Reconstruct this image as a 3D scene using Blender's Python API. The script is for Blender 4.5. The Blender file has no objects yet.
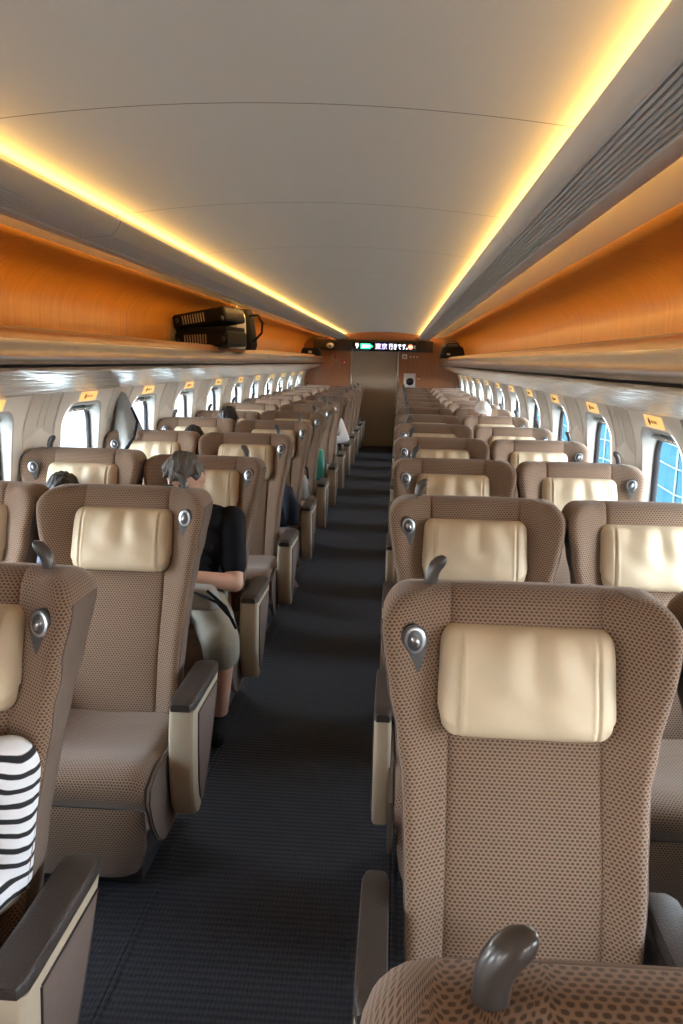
import bpy, bmesh, math, random
from mathutils import Vector, Matrix
random.seed(4)
R = math.radians
sc = bpy.context.scene
COL = sc.collection
PITCH = 1.16
Y_END = 16.0
Y_BACK = -2.4

# ------------------------------------------------------------------ materials
MAT = {}
def newmat(name):
    m = bpy.data.materials.new(name); m.use_nodes = True
    nt = m.node_tree; b = nt.nodes['Principled BSDF']
    MAT[name] = m
    return m, nt, b
def N(nt, t, **kw):
    n = nt.nodes.new(t)
    for k, v in kw.items():
        if hasattr(n, k): setattr(n, k, v)
        else: n.inputs[k].default_value = v
    return n
def simple(name, col, rough=.5, metal=0., bump=0., bscale=200., coat=0., spec=None, vary=0., vscale=6., mapscale=None):
    m, nt, b = newmat(name)
    b.inputs['Base Color'].default_value = (*col, 1)
    b.inputs['Roughness'].default_value = rough
    b.inputs['Metallic'].default_value = metal
    b.inputs['Coat Weight'].default_value = coat
    if spec is not None: b.inputs['Specular IOR Level'].default_value = spec
    tc = N(nt, 'ShaderNodeTexCoord'); out = tc.outputs['Object']
    if mapscale:
        mp = N(nt, 'ShaderNodeMapping'); mp.inputs['Scale'].default_value = mapscale
        nt.links.new(out, mp.inputs['Vector']); out = mp.outputs['Vector']
    if vary:
        n = N(nt, 'ShaderNodeTexNoise'); n.inputs['Scale'].default_value = vscale; n.inputs['Detail'].default_value = 5
        nt.links.new(out, n.inputs['Vector'])
        mx = N(nt, 'ShaderNodeMixRGB')
        mx.inputs['Color1'].default_value = (*[c*(1-vary) for c in col], 1)
        mx.inputs['Color2'].default_value = (*[min(1, c*(1+vary)) for c in col], 1)
        nt.links.new(n.outputs['Fac'], mx.inputs['Fac']); nt.links.new(mx.outputs['Color'], b.inputs['Base Color'])
    if bump:
        n = N(nt, 'ShaderNodeTexNoise'); n.inputs['Scale'].default_value = bscale; n.inputs['Detail'].default_value = 3
        nt.links.new(out, n.inputs['Vector'])
        bp = N(nt, 'ShaderNodeBump'); bp.inputs['Strength'].default_value = bump; bp.inputs['Distance'].default_value = .01
        nt.links.new(n.outputs['Fac'], bp.inputs['Height']); nt.links.new(bp.outputs['Normal'], b.inputs['Normal'])
    return m
def math_node(nt, op, a, b=None, c=None):
    n = nt.nodes.new('ShaderNodeMath'); n.operation = op
    for i, v in enumerate((a, b, c)):
        if v is None: continue
        if isinstance(v, (int, float)): n.inputs[i].default_value = v
        else: nt.links.new(v, n.inputs[i])
    return n.outputs[0]
def ramp(nt, fac, stops):
    r = nt.nodes.new('ShaderNodeValToRGB'); nt.links.new(fac, r.inputs['Fac'])
    e = r.color_ramp.elements
    e[0].position, e[0].color = stops[0][0], (*stops[0][1], 1)
    e[1].position, e[1].color = stops[-1][0], (*stops[-1][1], 1)
    for p, c in stops[1:-1]:
        k = e.new(p); k.color = (*c, 1)
    return r.outputs['Color']

def fabric(name, light, dark, cw=.0098, ch=.0070, strength=.5):
    """staggered knit cells: rows of offset ovals"""
    m, nt, b = newmat(name)
    b.inputs['Roughness'].default_value = .85
    b.inputs['Sheen Weight'].default_value = .25
    b.inputs['Sheen Roughness'].default_value = .5
    b.inputs['Specular IOR Level'].default_value = .2
    tc = N(nt, 'ShaderNodeTexCoord'); sp = N(nt, 'ShaderNodeSeparateXYZ')
    nt.links.new(tc.outputs['UV'], sp.inputs[0])
    row = math_node(nt, 'DIVIDE', math_node(nt, 'ADD', sp.outputs['Y'], 8.0), ch)
    fl = math_node(nt, 'FLOOR', row)
    sh = math_node(nt, 'MULTIPLY', math_node(nt, 'MODULO', fl, 2.0), .5)
    ph = math_node(nt, 'ADD', math_node(nt, 'DIVIDE', sp.outputs['X'], cw), sh)
    cx = math_node(nt, 'COSINE', math_node(nt, 'MULTIPLY', ph, 2*math.pi))
    cy = math_node(nt, 'SINE', math_node(nt, 'MULTIPLY', math_node(nt, 'FRACT', row), math.pi))
    f = math_node(nt, 'MULTIPLY', math_node(nt, 'POWER', math_node(nt, 'MULTIPLY_ADD', cx, .5, .5), .6), cy)
    no = N(nt, 'ShaderNodeTexNoise'); no.inputs['Scale'].default_value = 9; no.inputs['Detail'].default_value = 3
    nt.links.new(tc.outputs['Object'], no.inputs['Vector'])
    f2 = math_node(nt, 'ADD', f, math_node(nt, 'MULTIPLY', math_node(nt, 'SUBTRACT', no.outputs['Fac'], .5), .15))
    col = ramp(nt, f2, [(.30, light), (.62, dark), (1., tuple(c*.85 for c in dark))])
    nt.links.new(col, b.inputs['Base Color'])
    bp = N(nt, 'ShaderNodeBump'); bp.inputs['Strength'].default_value = strength; bp.inputs['Distance'].default_value = .003
    nt.links.new(f, bp.inputs['Height']); nt.links.new(bp.outputs['Normal'], b.inputs['Normal'])
    return m
fabric('knit_fabric', (.232, .155, .106), (.080, .049, .032), strength=-.4)
simple('plain_cloth', (.150, .115, .096), .9, bump=.25, bscale=700, vary=.12, vscale=30, spec=.2)
simple('back_shell', (.20, .145, .115), .8, bump=.2, bscale=600, spec=.25)
simple('cream_leather', (.56, .465, .325), .52, bump=.22, bscale=9, vary=.05, vscale=14, spec=.35)
simple('cream_plastic', (.46, .39, .285), .38, spec=.4)
simple('inset_cloth', (.155, .115, .098), .85, bump=.3, bscale=500, vary=.1, vscale=40, spec=.2)
simple('dark_leather', (.036, .028, .025), .45, bump=.25, bscale=260, spec=.45)
simple('handle_plastic', (.050, .044, .042), .30, spec=.5, coat=.15)
simple('chrome', (.36, .37, .39), .32, metal=1.)
simple('speaker_rim', (.045, .044, .043), .6)
simple('dark_metal', (.07, .07, .075), .4, metal=.5)
simple('black_rubber', (.012, .012, .014), .5)
simple('gap_black', (.008, .008, .008), .7)
simple('beam_paint', (.50, .485, .455), .42, spec=.4)
simple('ceiling_paint', (.60, .575, .52), .55, spec=.3)
simple('soffit_paint', (.66, .60, .50), .22, spec=.5, coat=.25)
simple('wall_panel', (.86, .81, .72), .45, vary=.03, vscale=3)
simple('pillar_panel', (.72, .67, .59), .5)
simple('rack_trim', (.60, .50, .38), .25, metal=.3)
simple('window_frame_paint', (.46, .45, .42), .45)
simple('pillar_groove', (.20, .18, .16), .6)
simple('door_paint', (.42, .35, .26), .45, metal=.0, vary=.04, vscale=2)
simple('door_edge', (.62, .60, .57), .25, metal=.9)
simple('end_housing', (.060, .040, .026), .4)
simple('black_glass', (.006, .006, .008), .12)
simple('white_plastic', (.75, .73, .70), .4)
simple('red_sign', (.55, .03, .02), .4)
simple('roof_shell', (.12, .12, .12), .8)

def wood(name, base, dark, rough=.3, axis=1, coat=.25, seam=2.32, seam0=0.):
    m, nt, b = newmat(name)
    b.inputs['Roughness'].default_value = rough; b.inputs['Coat Weight'].default_value = coat; b.inputs['Coat Roughness'].default_value = .12
    tc = N(nt, 'ShaderNodeTexCoord'); mp = N(nt, 'ShaderNodeMapping')
    mp.inputs['Scale'].default_value = (2, 14, 1.2) if axis == 1 else (16, 2, 1.0)
    nt.links.new(tc.outputs['Object'], mp.inputs['Vector'])
    n = N(nt, 'ShaderNodeTexNoise'); n.inputs['Scale'].default_value = 3.2; n.inputs['Detail'].default_value = 8; n.inputs['Roughness'].default_value = .65
    nt.links.new(mp.outputs['Vector'], n.inputs['Vector'])
    col = ramp(nt, n.outputs['Fac'], [(.28, dark), (.7, base)])
    sp = N(nt, 'ShaderNodeSeparateXYZ'); nt.links.new(tc.outputs['Object'], sp.inputs[0])
    if seam:
        fr = math_node(nt, 'FRACT', math_node(nt, 'DIVIDE', math_node(nt, 'SUBTRACT', sp.outputs['Y'], seam0 - 100*seam), seam))
        line = math_node(nt, 'LESS_THAN', fr, .006/seam)
        mx = N(nt, 'ShaderNodeMixRGB'); nt.links.new(line, mx.inputs['Fac']); nt.links.new(col, mx.inputs['Color1'])
        mx.inputs['Color2'].default_value = (*[c*.35 for c in dark], 1); col = mx.outputs['Color']
    nt.links.new(col, b.inputs['Base Color'])
    return m
wood('orange_wood', (.62, .285, .040), (.46, .185, .020), seam=2.32, seam0=.9, rough=.42, coat=.08)
wood('brown_wood', (.40, .175, .075), (.30, .12, .048), rough=.4, axis=0, seam=0, coat=.1)

def seamed(name, col, rough, period, y0, metal=0., width=.006, spec=.4):
    m, nt, b = newmat(name)
    b.inputs['Roughness'].default_value = rough; b.inputs['Metallic'].default_value = metal; b.inputs['Specular IOR Level'].default_value = spec
    tc = N(nt, 'ShaderNodeTexCoord'); sp = N(nt, 'ShaderNodeSeparateXYZ'); nt.links.new(tc.outputs['Object'], sp.inputs[0])
    fr = math_node(nt, 'FRACT', math_node(nt, 'DIVIDE', math_node(nt, 'SUBTRACT', sp.outputs['Y'], y0 - 100*period), period))
    line = math_node(nt, 'LESS_THAN', fr, width/period)
    mx = N(nt, 'ShaderNodeMixRGB'); nt.links.new(line, mx.inputs['Fac'])
    mx.inputs['Color1'].default_value = (*col, 1); mx.inputs['Color2'].default_value = (*[c*.3 for c in col], 1)
    nt.links.new(mx.outputs['Color'], b.inputs['Base Color'])
    return m, nt, b, tc
seamed('ceiling_seamed', (.60, .58, .535), .5, PITCH, 1.94)
m, nt, b, tc = seamed('beam_seamed', (.50, .49, .465), .4, 2.32, 3.0)
# brushed metal of the luggage rack, slightly wavy
for nm_, st_, ro_, sc_ in (('rack_metal', .16, .27, 5), ('rack_underside', .55, .22, 14)):
    m, nt, b, tc = seamed(nm_, (.62, .56, .51), ro_, 2.32, 3.62, metal=.88, width=.004)
    mp = N(nt, 'ShaderNodeMapping'); mp.inputs['Scale'].default_value = (sc_, 1.1, sc_); nt.links.new(tc.outputs['Object'], mp.inputs['Vector'])
    n = N(nt, 'ShaderNodeTexNoise'); n.inputs['Scale'].default_value = 2.2; n.inputs['Detail'].default_value = 1.5
    nt.links.new(mp.outputs['Vector'], n.inputs['Vector'])
    bp = N(nt, 'ShaderNodeBump'); bp.inputs['Strength'].default_value = st_; bp.inputs['Distance'].default_value = .02
    nt.links.new(n.outputs['Fac'], bp.inputs['Height']); nt.links.new(bp.outputs['Normal'], b.inputs['Normal'])

# carpet: dark blue grey with a small woven grid
m, nt, b = newmat('carpet')
b.inputs['Roughness'].default_value = .75; b.inputs['Specular IOR Level'].default_value = .3
tc = N(nt, 'ShaderNodeTexCoord'); sp = N(nt, 'ShaderNodeSeparateXYZ'); nt.links.new(tc.outputs['Object'], sp.inputs[0])
gx = math_node(nt, 'SINE', math_node(nt, 'MULTIPLY', sp.outputs['X'], 2*math.pi/.012))
gy = math_node(nt, 'SINE', math_node(nt, 'MULTIPLY', sp.outputs['Y'], 2*math.pi/.024))
g = math_node(nt, 'MULTIPLY_ADD', math_node(nt, 'ADD', math_node(nt, 'MULTIPLY', gx, .35), gy), .37, .5)
no = N(nt, 'ShaderNodeTexNoise'); no.inputs['Scale'].default_value = 160; nt.links.new(tc.outputs['Object'], no.inputs['Vector'])
g2 = math_node(nt, 'ADD', g, math_node(nt, 'MULTIPLY', math_node(nt, 'SUBTRACT', no.outputs['Fac'], .5), .8))
nt.links.new(ramp(nt, g2, [(0, (.009, .010, .0135)), (1, (.029, .030, .038))]), b.inputs['Base Color'])
bp = N(nt, 'ShaderNodeBump'); bp.inputs['Strength'].default_value = .6; bp.inputs['Distance'].default_value = .004
nt.links.new(g2, bp.inputs['Height']); nt.links.new(bp.outputs['Normal'], b.inputs['Normal'])

def emit(name, col, strength):
    m, nt, b = newmat(name)
    b.inputs['Base Color'].default_value = (*[min(1, c) for c in col], 1)
    b.inputs['Emission Color'].default_value = (*col, 1); b.inputs['Emission Strength'].default_value = strength
    return m
emit('cove_lamp', (1., .60, .17), 19.)
emit('soffit_lamp', (1., .68, .30), 20.0)
emit('sign_glow', (1., .60, .20), .82)
simple('sign_print', (.20, .12, .05), .6)
emit('led_white', (.85, .85, 1.), 3.)
emit('led_violet', (.62, .55, 1.), 3.)
emit('led_green', (.05, .75, .45), 1.6)
emit('led_orange', (1., .35, .18), 1.6)
emit('led_dim', (.35, .35, .4), .5)
# window glass: clear pane, light enough to pass
m, nt, b = newmat('window_glass')
nt.nodes.remove(b)
tr = N(nt, 'ShaderNodeBsdfTransparent'); tr.inputs['Color'].default_value = (.93, .96, .97, 1)
gl = N(nt, 'ShaderNodeBsdfGlossy'); gl.inputs['Roughness'].default_value = .02
mx = N(nt, 'ShaderNodeMixShader'); mx.inputs['Fac'].default_value = .06
nt.links.new(tr.outputs[0], mx.inputs[1]); nt.links.new(gl.outputs[0], mx.inputs[2])
nt.links.new(mx.outputs[0], nt.nodes['Material Output'].inputs['Surface'])

# clothes, skin and bags
simple('skin', (.60, .36, .26), .5, vary=.06, vscale=20, spec=.4)
simple('black_hair', (.018, .014, .012), .45, bump=.9, bscale=60, mapscale=(1, .18, .25), spec=.25)
simple('grey_hair', (.085, .078, .072), .5, bump=1., bscale=70, vary=.75, vscale=55, mapscale=(1, .2, .3), spec=.4)
simple('black_shirt', (.008, .009, .013), .85, bump=.3, bscale=14, spec=.2)
simple('navy_cloth', (.016, .02, .035), .85, bump=.3, bscale=14, spec=.2)
simple('white_cotton', (.78, .80, .82), .85, bump=.4, bscale=12, spec=.2)
simple('beige_cotton', (.36, .34, .28), .9, bump=.6, bscale=11, vary=.1, vscale=8, spec=.2)
simple('grey_cloth', (.36, .37, .36), .85, bump=.5, bscale=12, vary=.12, vscale=7, spec=.2)
simple('slate_cloth', (.10, .13, .17), .85, bump=.5, bscale=12, spec=.2)
simple('teal_plastic', (.06, .42, .36), .4)
simple('case_shell', (.010, .009, .0085), .55, spec=.2)
simple('case_rib', (.30, .25, .20), .35, spec=.5)
simple('canvas_black', (.012, .012, .013), .8, bump=.4, bscale=60, spec=.2)
simple('paper_white', (.72, .68, .60), .7, bump=.2, bscale=9)
simple('pale_strap', (.72, .58, .52), .6)
m, nt, b = newmat('striped_cotton')
b.inputs['Roughness'].default_value = .85
tc = N(nt, 'ShaderNodeTexCoord'); sp = N(nt, 'ShaderNodeSeparateXYZ'); nt.links.new(tc.outputs['Object'], sp.inputs[0])
no = N(nt, 'ShaderNodeTexNoise'); no.inputs['Scale'].default_value = 7; nt.links.new(tc.outputs['Object'], no.inputs['Vector'])
ph = math_node(nt, 'ADD', math_node(nt, 'MULTIPLY_ADD', sp.outputs['X'], .25, sp.outputs['Z']), math_node(nt, 'MULTIPLY', math_node(nt, 'SUBTRACT', no.outputs['Fac'], .5), .035))
s = math_node(nt, 'FRACT', math_node(nt, 'DIVIDE', ph, .030))
nt.links.new(ramp(nt, s, [(.0, (.010, .011, .016)), (.30, (.010, .011, .016)), (.36, (.72, .76, .82)), (.94, (.72, .76, .82)), (1, (.010, .011, .016))]), b.inputs['Base Color'])
bp = N(nt, 'ShaderNodeBump'); bp.inputs['Strength'].default_value = .5; bp.inputs['Distance'].default_value = .01
nt.links.new(no.outputs['Fac'], bp.inputs['Height']); nt.links.new(bp.outputs['Normal'], b.inputs['Normal'])
# outside
simple('outside_ground', (.24, .26, .25), .9, vary=.3, vscale=.6)
simple('slate_band', (.07, .10, .12), .8)
simple('pale_concrete', (.17, .19, .20), .8, vary=.1, vscale=.4)
simple('blue_facade', (.020, .058, .080), .9, vary=.12, vscale=.2, spec=0.)
simple('facade_line', (.10, .14, .15), .9, spec=0.)

# ------------------------------------------------------------------ mesh helpers
def tag(o, label=None, cat=None, group=None, kind=None):
    if label: o['label'] = label
    if cat: o['category'] = cat
    if group: o['group'] = group
    if kind: o['kind'] = kind
    return o
def empty(name, loc=(0, 0, 0), rz=0.):
    o = bpy.data.objects.new(name, None); COL.objects.link(o)
    o.location = loc; o.rotation_euler = (0, 0, rz); o.empty_display_size = .1
    return o
def link(name, bm, mats, parent=None, loc=None, smooth=True, recalc=True):
    if recalc: bmesh.ops.recalc_face_normals(bm, faces=bm.faces[:])
    me = bpy.data.meshes.new(name); bm.to_mesh(me); bm.free()
    for m in (mats if isinstance(mats, (list, tuple)) else [mats]): me.materials.append(MAT[m])
    if smooth:
        for p in me.polygons: p.use_smooth = True
    o = bpy.data.objects.new(name, me); COL.objects.link(o)
    if loc is not None: o.location = loc
    if parent: o.parent = parent
    return o
def autosmooth(o, ang=35):
    me = o.data
    bm = bmesh.new(); bm.from_mesh(me)
    for e in bm.edges:
        if len(e.link_faces) == 2 and e.calc_face_angle(0) > R(ang): e.smooth = False
    bm.to_mesh(me); bm.free()
    return o
def box(bm, x0, x1, y0, y1, z0, z1, bev=0., seg=2, mi=0):
    vs = [bm.verts.new((x, y, z)) for x in (x0, x1) for y in (y0, y1) for z in (z0, z1)]
    F = [(0, 1, 3, 2), (4, 6, 7, 5), (0, 4, 5, 1), (2, 3, 7, 6), (0, 2, 6, 4), (1, 5, 7, 3)]
    fs = [bm.faces.new([vs[i] for i in f]) for f in F]
    for f in fs: f.material_index = mi
    if bev:
        es = list({e for f in fs for e in f.edges})
        r = bmesh.ops.bevel(bm, geom=es, offset=bev, segments=seg, affect='EDGES', profile=.6)
        for f in r['faces']: f.material_index = mi
def bx(name, dims, mats, parent=None, bev=0., seg=2):
    bm = bmesh.new(); box(bm, *dims, bev, seg)
    return autosmooth(link(name, bm, mats, parent), 40)
def extrude_profile(bm, pts, y0, y1, closed=False, mi=0, ny=1):
    """sweep an (x,z) polyline along y"""
    rows = []
    for j in range(ny+1):
        y = y0 + (y1-y0)*j/ny
        rows.append([bm.verts.new((x, y, z)) for x, z in pts])
    n = len(pts)
    for j in range(ny):
        for i in range(n if closed else n-1):
            f = bm.faces.new((rows[j][i], rows[j][(i+1) % n], rows[j+1][(i+1) % n], rows[j+1][i])); f.material_index = mi
    if closed:
        bm.faces.new(rows[0]); bm.faces.new(rows[-1][::-1])
def prism(bm, pts3, thick_vec):
    """closed polygon of 3D points extruded by a vector"""
    a = [bm.verts.new(p) for p in pts3]; b = [bm.verts.new(Vector(p)+Vector(thick_vec)) for p in pts3]
    n = len(a); bm.faces.new(a); bm.faces.new(b[::-1])
    for i in range(n): bm.faces.new((a[i], a[(i+1) % n], b[(i+1) % n], b[i]))
def rrect(w, h, r, n=6):
    """rounded rectangle outline, centre 0, ccw"""
    out = []
    for cx, cy, a0 in ((w/2-r, h/2-r, 0), (-w/2+r, h/2-r, 90), (-w/2+r, -h/2+r, 180), (w/2-r, -h/2+r, 270)):
        for k in range(n+1):
            a = R(a0+90*k/n); out.append((cx+r*math.cos(a), cy+r*math.sin(a)))
    return out
def tube(bm, pts, rads, seg=12, cap=True, flat=None):
    pts = [Vector(p) for p in pts]; rings = []
    prev = None
    for i, p in enumerate(pts):
        t = (pts[min(i+1, len(pts)-1)]-pts[max(i-1, 0)]).normalized()
        ref = Vector((0, 1, 0)) if abs(t.y) < .9 else Vector((1, 0, 0))
        u = t.cross(ref).normalized(); v = t.cross(u).normalized()
        if prev and u.dot(prev) < 0: u, v = -u, -v
        prev = u
        r = rads[i] if isinstance(rads, (list, tuple)) else rads
        rings.append([bm.verts.new(p+u*math.cos(2*math.pi*k/seg)*r+v*math.sin(2*math.pi*k/seg)*r*(flat or 1)) for k in range(seg)])
    for a, b in zip(rings, rings[1:]):
        for k in range(seg): bm.faces.new((a[k], a[(k+1) % seg], b[(k+1) % seg], b[k]))
    if cap: bm.faces.new(rings[0][::-1]); bm.faces.new(rings[-1])
def ellipsoid(bm, c, r, nu=20, nv=14, rot=None, fn=None):
    M = rot.to_matrix() if rot is not None else Matrix.Identity(3)
    c = Vector(c); rows = []
    top = bm.verts.new(c+M@Vector((0, 0, r[2]))); bot = bm.verts.new(c+M@Vector((0, 0, -r[2])))
    for j in range(1, nv):
        th = math.pi*j/nv; row = []
        for i in range(nu):
            ph = 2*math.pi*i/nu
            p = Vector((r[0]*math.sin(th)*math.cos(ph), r[1]*math.sin(th)*math.sin(ph), r[2]*math.cos(th)))
            if fn: p = fn(p)
            row.append(bm.verts.new(c+M@p))
        rows.append(row)
    for a, b in zip(rows, rows[1:]):
        for i in range(nu): bm.faces.new((a[i], b[i], b[(i+1) % nu], a[(i+1) % nu]))
    for i in range(nu):
        bm.faces.new((top, rows[0][i], rows[0][(i+1) % nu])); bm.faces.new((bot, rows[-1][(i+1) % nu], rows[-1][i]))
def lerp_tab(tab, x):
    if x <= tab[0][0]: return tab[0][1]
    for (a, fa), (b, fb) in zip(tab, tab[1:]):
        if x <= b:
            t = (x-a)/(b-a); t = t*t*(3-2*t); return fa+(fb-fa)*t
    return tab[-1][1]
def children(o): return [c for c in bpy.data.objects if c.parent == o]
KIDS = {}
def copy_tree(o, parent=None, depth=0):
    c = o.copy(); COL.objects.link(c)
    if parent: c.parent = parent
    if o.name not in KIDS: KIDS[o.name] = children(o)
    for ch in KIDS[o.name]: copy_tree(ch, c, depth+1)
    return c

# ------------------------------------------------------------------ seat
HW = [(.36, .215), (.50, .226), (.64, .233), (.76, .240), (.88, .256), (.98, .276), (1.08, .292), (1.155, .289)]   # half width over height
WING = [(.36, .03), (.55, .036), (.78, .034), (.92, .058), (1.02, .088), (1.10, .086), (1.15, .068)]   # how far the bolsters stand forward
HINGE = Vector((0, -.16, .38))
ZT = 1.149
def plane_y(h): return (h-1.05)*.30 + .046 - .018*math.exp(-((h-.60)/.13)**2)
def front_y(x, h):
    w = lerp_tab(HW, h); a = abs(x)
    y = plane_y(h)
    if a > .150:
        t = min(1, (a-.150)/(w-.150)); y -= lerp_tab(WING, h)*(t*t*(3-2*t))
    y += .007*math.exp(-((a-.151)/.0045)**2)            # sewn seams
    e = max(0, (a-(w-.026))/.026); y += .026*(1-math.sqrt(max(0, 1-min(1, e)**2)))
    tt = max(0, (h-(ZT-.035))/.035); y += .04*(1-math.sqrt(max(0, 1-min(1, tt)**2)))
    return y
def grid_uv(bm, rows, mat_index=0, chain={}):
    lay = bm.loops.layers.uv.verify(); uv = {}
    mid = len(rows[0])//2; vv = 0
    for j, row in enumerate(rows):
        if j: vv += (row[mid].co-rows[j-1][mid].co).length
        u = 0; uv[row[mid]] = (0, vv)
        for i in range(mid+1, len(row)): u += (row[i].co-row[i-1].co).length; uv[row[i]] = (u, vv)
        u = 0
        for i in range(mid-1, -1, -1): u -= (row[i].co-row[i+1].co).length; uv[row[i]] = (u, vv)
    edge = [(v, 0) for v in rows[-1]]+[(r[0], -1) for r in rows[:-1]]+[(r[-1], 1) for r in rows[:-1]]; eside = dict(edge)
    for f in bm.faces:
        if f.material_index != mat_index: continue
        for l in f.loops:
            p = uv.get(l.vert)
            if p is None:
                if l.vert in chain:
                    kv = l.vert; dd = 0
                    while kv in chain: dd += (kv.co-chain[kv].co).length; kv = chain[kv]
                    side_ = eside.get(kv, 0); ud = uv[kv]
                else:
                    kv, side_, ud = min(((k, sd_, uv[k]) for k, sd_ in edge), key=lambda t: (t[0].co-l.vert.co).length)
                    dd = (kv.co-l.vert.co).length
                p = (ud[0]+side_*dd, ud[1]) if side_ else (ud[0], ud[1]+dd)
            l[lay].uv = p
def backrest_mesh():
    bm = bmesh.new()
    us = [-1, -.985, -.955, -.91, -.85, -.77, -.68] + [0]*0
    xs_seam = [-.165, -.156, -.151, -.146, -.137, -.10, -.05, 0, .05, .10, .137, .146, .151, .156, .165]
    hs = [.36, .40, .45, .50, .55, .60, .65, .70, .75, .80, .85, .90, .95, 1.0, 1.04, 1.08, 1.10, 1.12, 1.128, 1.138, 1.145, 1.149]
    rows = []
    for h in hs:
        w = lerp_tab(HW, h)
        k = max(0, (h-(ZT-.055))/.055); w -= .050*(1-math.sqrt(max(0, 1-min(1, k)**2)))  # rounded top corners
        xs = [u*w for u in us] + xs_seam + [-u*w for u in reversed(us)]
        rows.append([bm.verts.new(Vector((x, front_y(x*lerp_tab(HW, h)/w if abs(x) > .2 else x, h), h-.004*(abs(x)/.28)**2*(h > 1.1)))-HINGE) for x in xs])
    n = len(rows[0])
    for a, b in zip(rows, rows[1:]):
        for i in range(n-1): bm.faces.new((a[i], a[i+1], b[i+1], b[i]))
    # sides, top and bottom run back to the shell line in plain cloth
    def yb(h, d): return plane_y(min(h, 1.12))+d
    loops = []
    border = [r[0] for r in rows] + rows[-1][1:-1] + [r[-1] for r in reversed(rows)] + rows[0][-2:0:-1]
    prev = border; chain = {}
    for d, inset, mi in ((.055, 0., 1), (.092, .004, 1), (.112, .018, 1)):
        new = []
        for v, pv in zip(border, prev):
            p = v.co+HINGE
            sx = -1 if p.x < 0 else 1
            px = p.x - sx*inset*min(1, abs(p.x)/.2)
            pz = p.z - (inset if p.z > 1.1 else 0) + (inset if p.z < .38 else 0)
            new.append(bm.verts.new(Vector((px, max(p.y+.004, yb(p.z, d)) if d < .06 else yb(p.z, d), pz))-HINGE)); chain[new[-1]] = pv
        for i in range(len(border)):
            j = (i+1) % len(border)
            a, b = prev[i], prev[j]
            f = bm.faces.new((a, b, new[j], new[i]))
            zc = (a.co.z+HINGE.z)
            f.material_index = mi if min(a.co.z, b.co.z)+HINGE.z < 1.085 else (0 if d < .1 else 1)
        prev = new
    nb = len(rows)
    # rear skin
    L = prev[:nb]; Rr = prev[nb+len(rows[-1])-2: nb+len(rows[-1])-2+nb][::-1]
    T = prev[nb:nb+len(rows[-1])-2]; B = prev[nb+len(rows[-1])-2+nb:][::-1]
    grid = []
    for k in range(nb):
        if k == 0: mid = B
        elif k == nb-1: mid = T
        else:
            mid = []
            for q in range(len(T)):
                t = (q+1)/(len(T)+1)
                p = L[k].co.lerp(Rr[k].co, (T[q].co.x-T[0].co.x)/(T[-1].co.x-T[0].co.x)*.96+.02)
                p = p.copy(); p.y += .012*math.sin(math.pi*t)
                mid.append(bm.verts.new(p))
        grid.append([L[k]]+list(mid)+[Rr[k]])
    for a, b in zip(grid, grid[1:]):
        for i in range(len(a)-1):
            try:
                f = bm.faces.new((a[i], b[i], b[i+1], a[i+1])); f.material_index = 2
            except ValueError: pass
    grid_uv(bm, rows, 0, chain)
    return bm
def pillow_mesh():
    """cream pad with two sewn side seams and pinched top"""
    bm = bmesh.new(); w, h0, h1 = .176, .872, 1.080
    nx, nz = 104, 40; front = []
    for j in range(nz+1):
        t = j/nz; row = []
        for i in range(nx+1):
            u = -1+2*i/nx
            hh = h0+(h1-h0)*t
            s = 1-abs(2*t-1)
            # rounded outline corners
            e = max(0, abs(u)-.80)/.20; vv = max(0, abs(2*t-1)-.66)/.34
            zz = hh - (h1-h0)/2*.34*(1-math.sqrt(max(0, 1-e*e)))*(1 if t > .5 else -1)*(abs(2*t-1))
            x = u*w*(1-.03*(t < .15))
            bulge = (max(0, 1-abs(u)**5)**.5)*(max(0, 1-abs(2*t-1)**4)**.5)
            y = plane_y(hh)-.006-.060*bulge
            y += .0075*math.exp(-((abs(x)-.134)/.0035)**2)*bulge-.003*math.exp(-((abs(x)-.127)/.004)**2)*bulge
            # gathers fanning down from the pinched upper edge
            g = 0
            for gx, ga, gw in ((-.085, .5, .018), (-.035, -.7, .02), (.012, .8, .015), (.05, -.6, .018), (.092, .5, .016)):
                xc = gx*(1+.5*(1-t)); g += ga*math.exp(-((x-xc)/(gw*(1+1.2*(1-t))))**2)
            y += .016*g*max(0, t-.2)/.8*bulge**.5+.0022*math.sin(7*u+9*t)*math.sin(5*t+2*u)*bulge
            row.append(bm.verts.new(Vector((x, y, zz))-HINGE))
        front.append(row)
    for a, b in zip(front, front[1:]):
        for i in range(nx): bm.faces.new((a[i], a[i+1], b[i+1], b[i]))
    border = [r[0] for r in front]+front[-1][1:-1]+[r[-1] for r in reversed(front)]+front[0][-2:0:-1]
    new = [bm.verts.new(v.co+Vector((0, .03, 0))) for v in border]
    for i in range(len(border)):
        j = (i+1) % len(border); bm.faces.new((border[i], border[j], new[j], new[i]))
    bm.faces.new(new)
    return bm
def surf_frame(x, h):
    p = Vector((x, front_y(x, h), h)); e = .012
    tx = Vector((2*e, front_y(x+e, h)-front_y(x-e, h), 0)).normalized()
    tz = Vector((0, front_y(x, h+e)-front_y(x, h-e), 2*e)).normalized()
    n = tz.cross(tx).normalized()
    if n.y > 0: n = -n
    return p, tx, tz, n
def side_curve(t):
    return t
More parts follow.
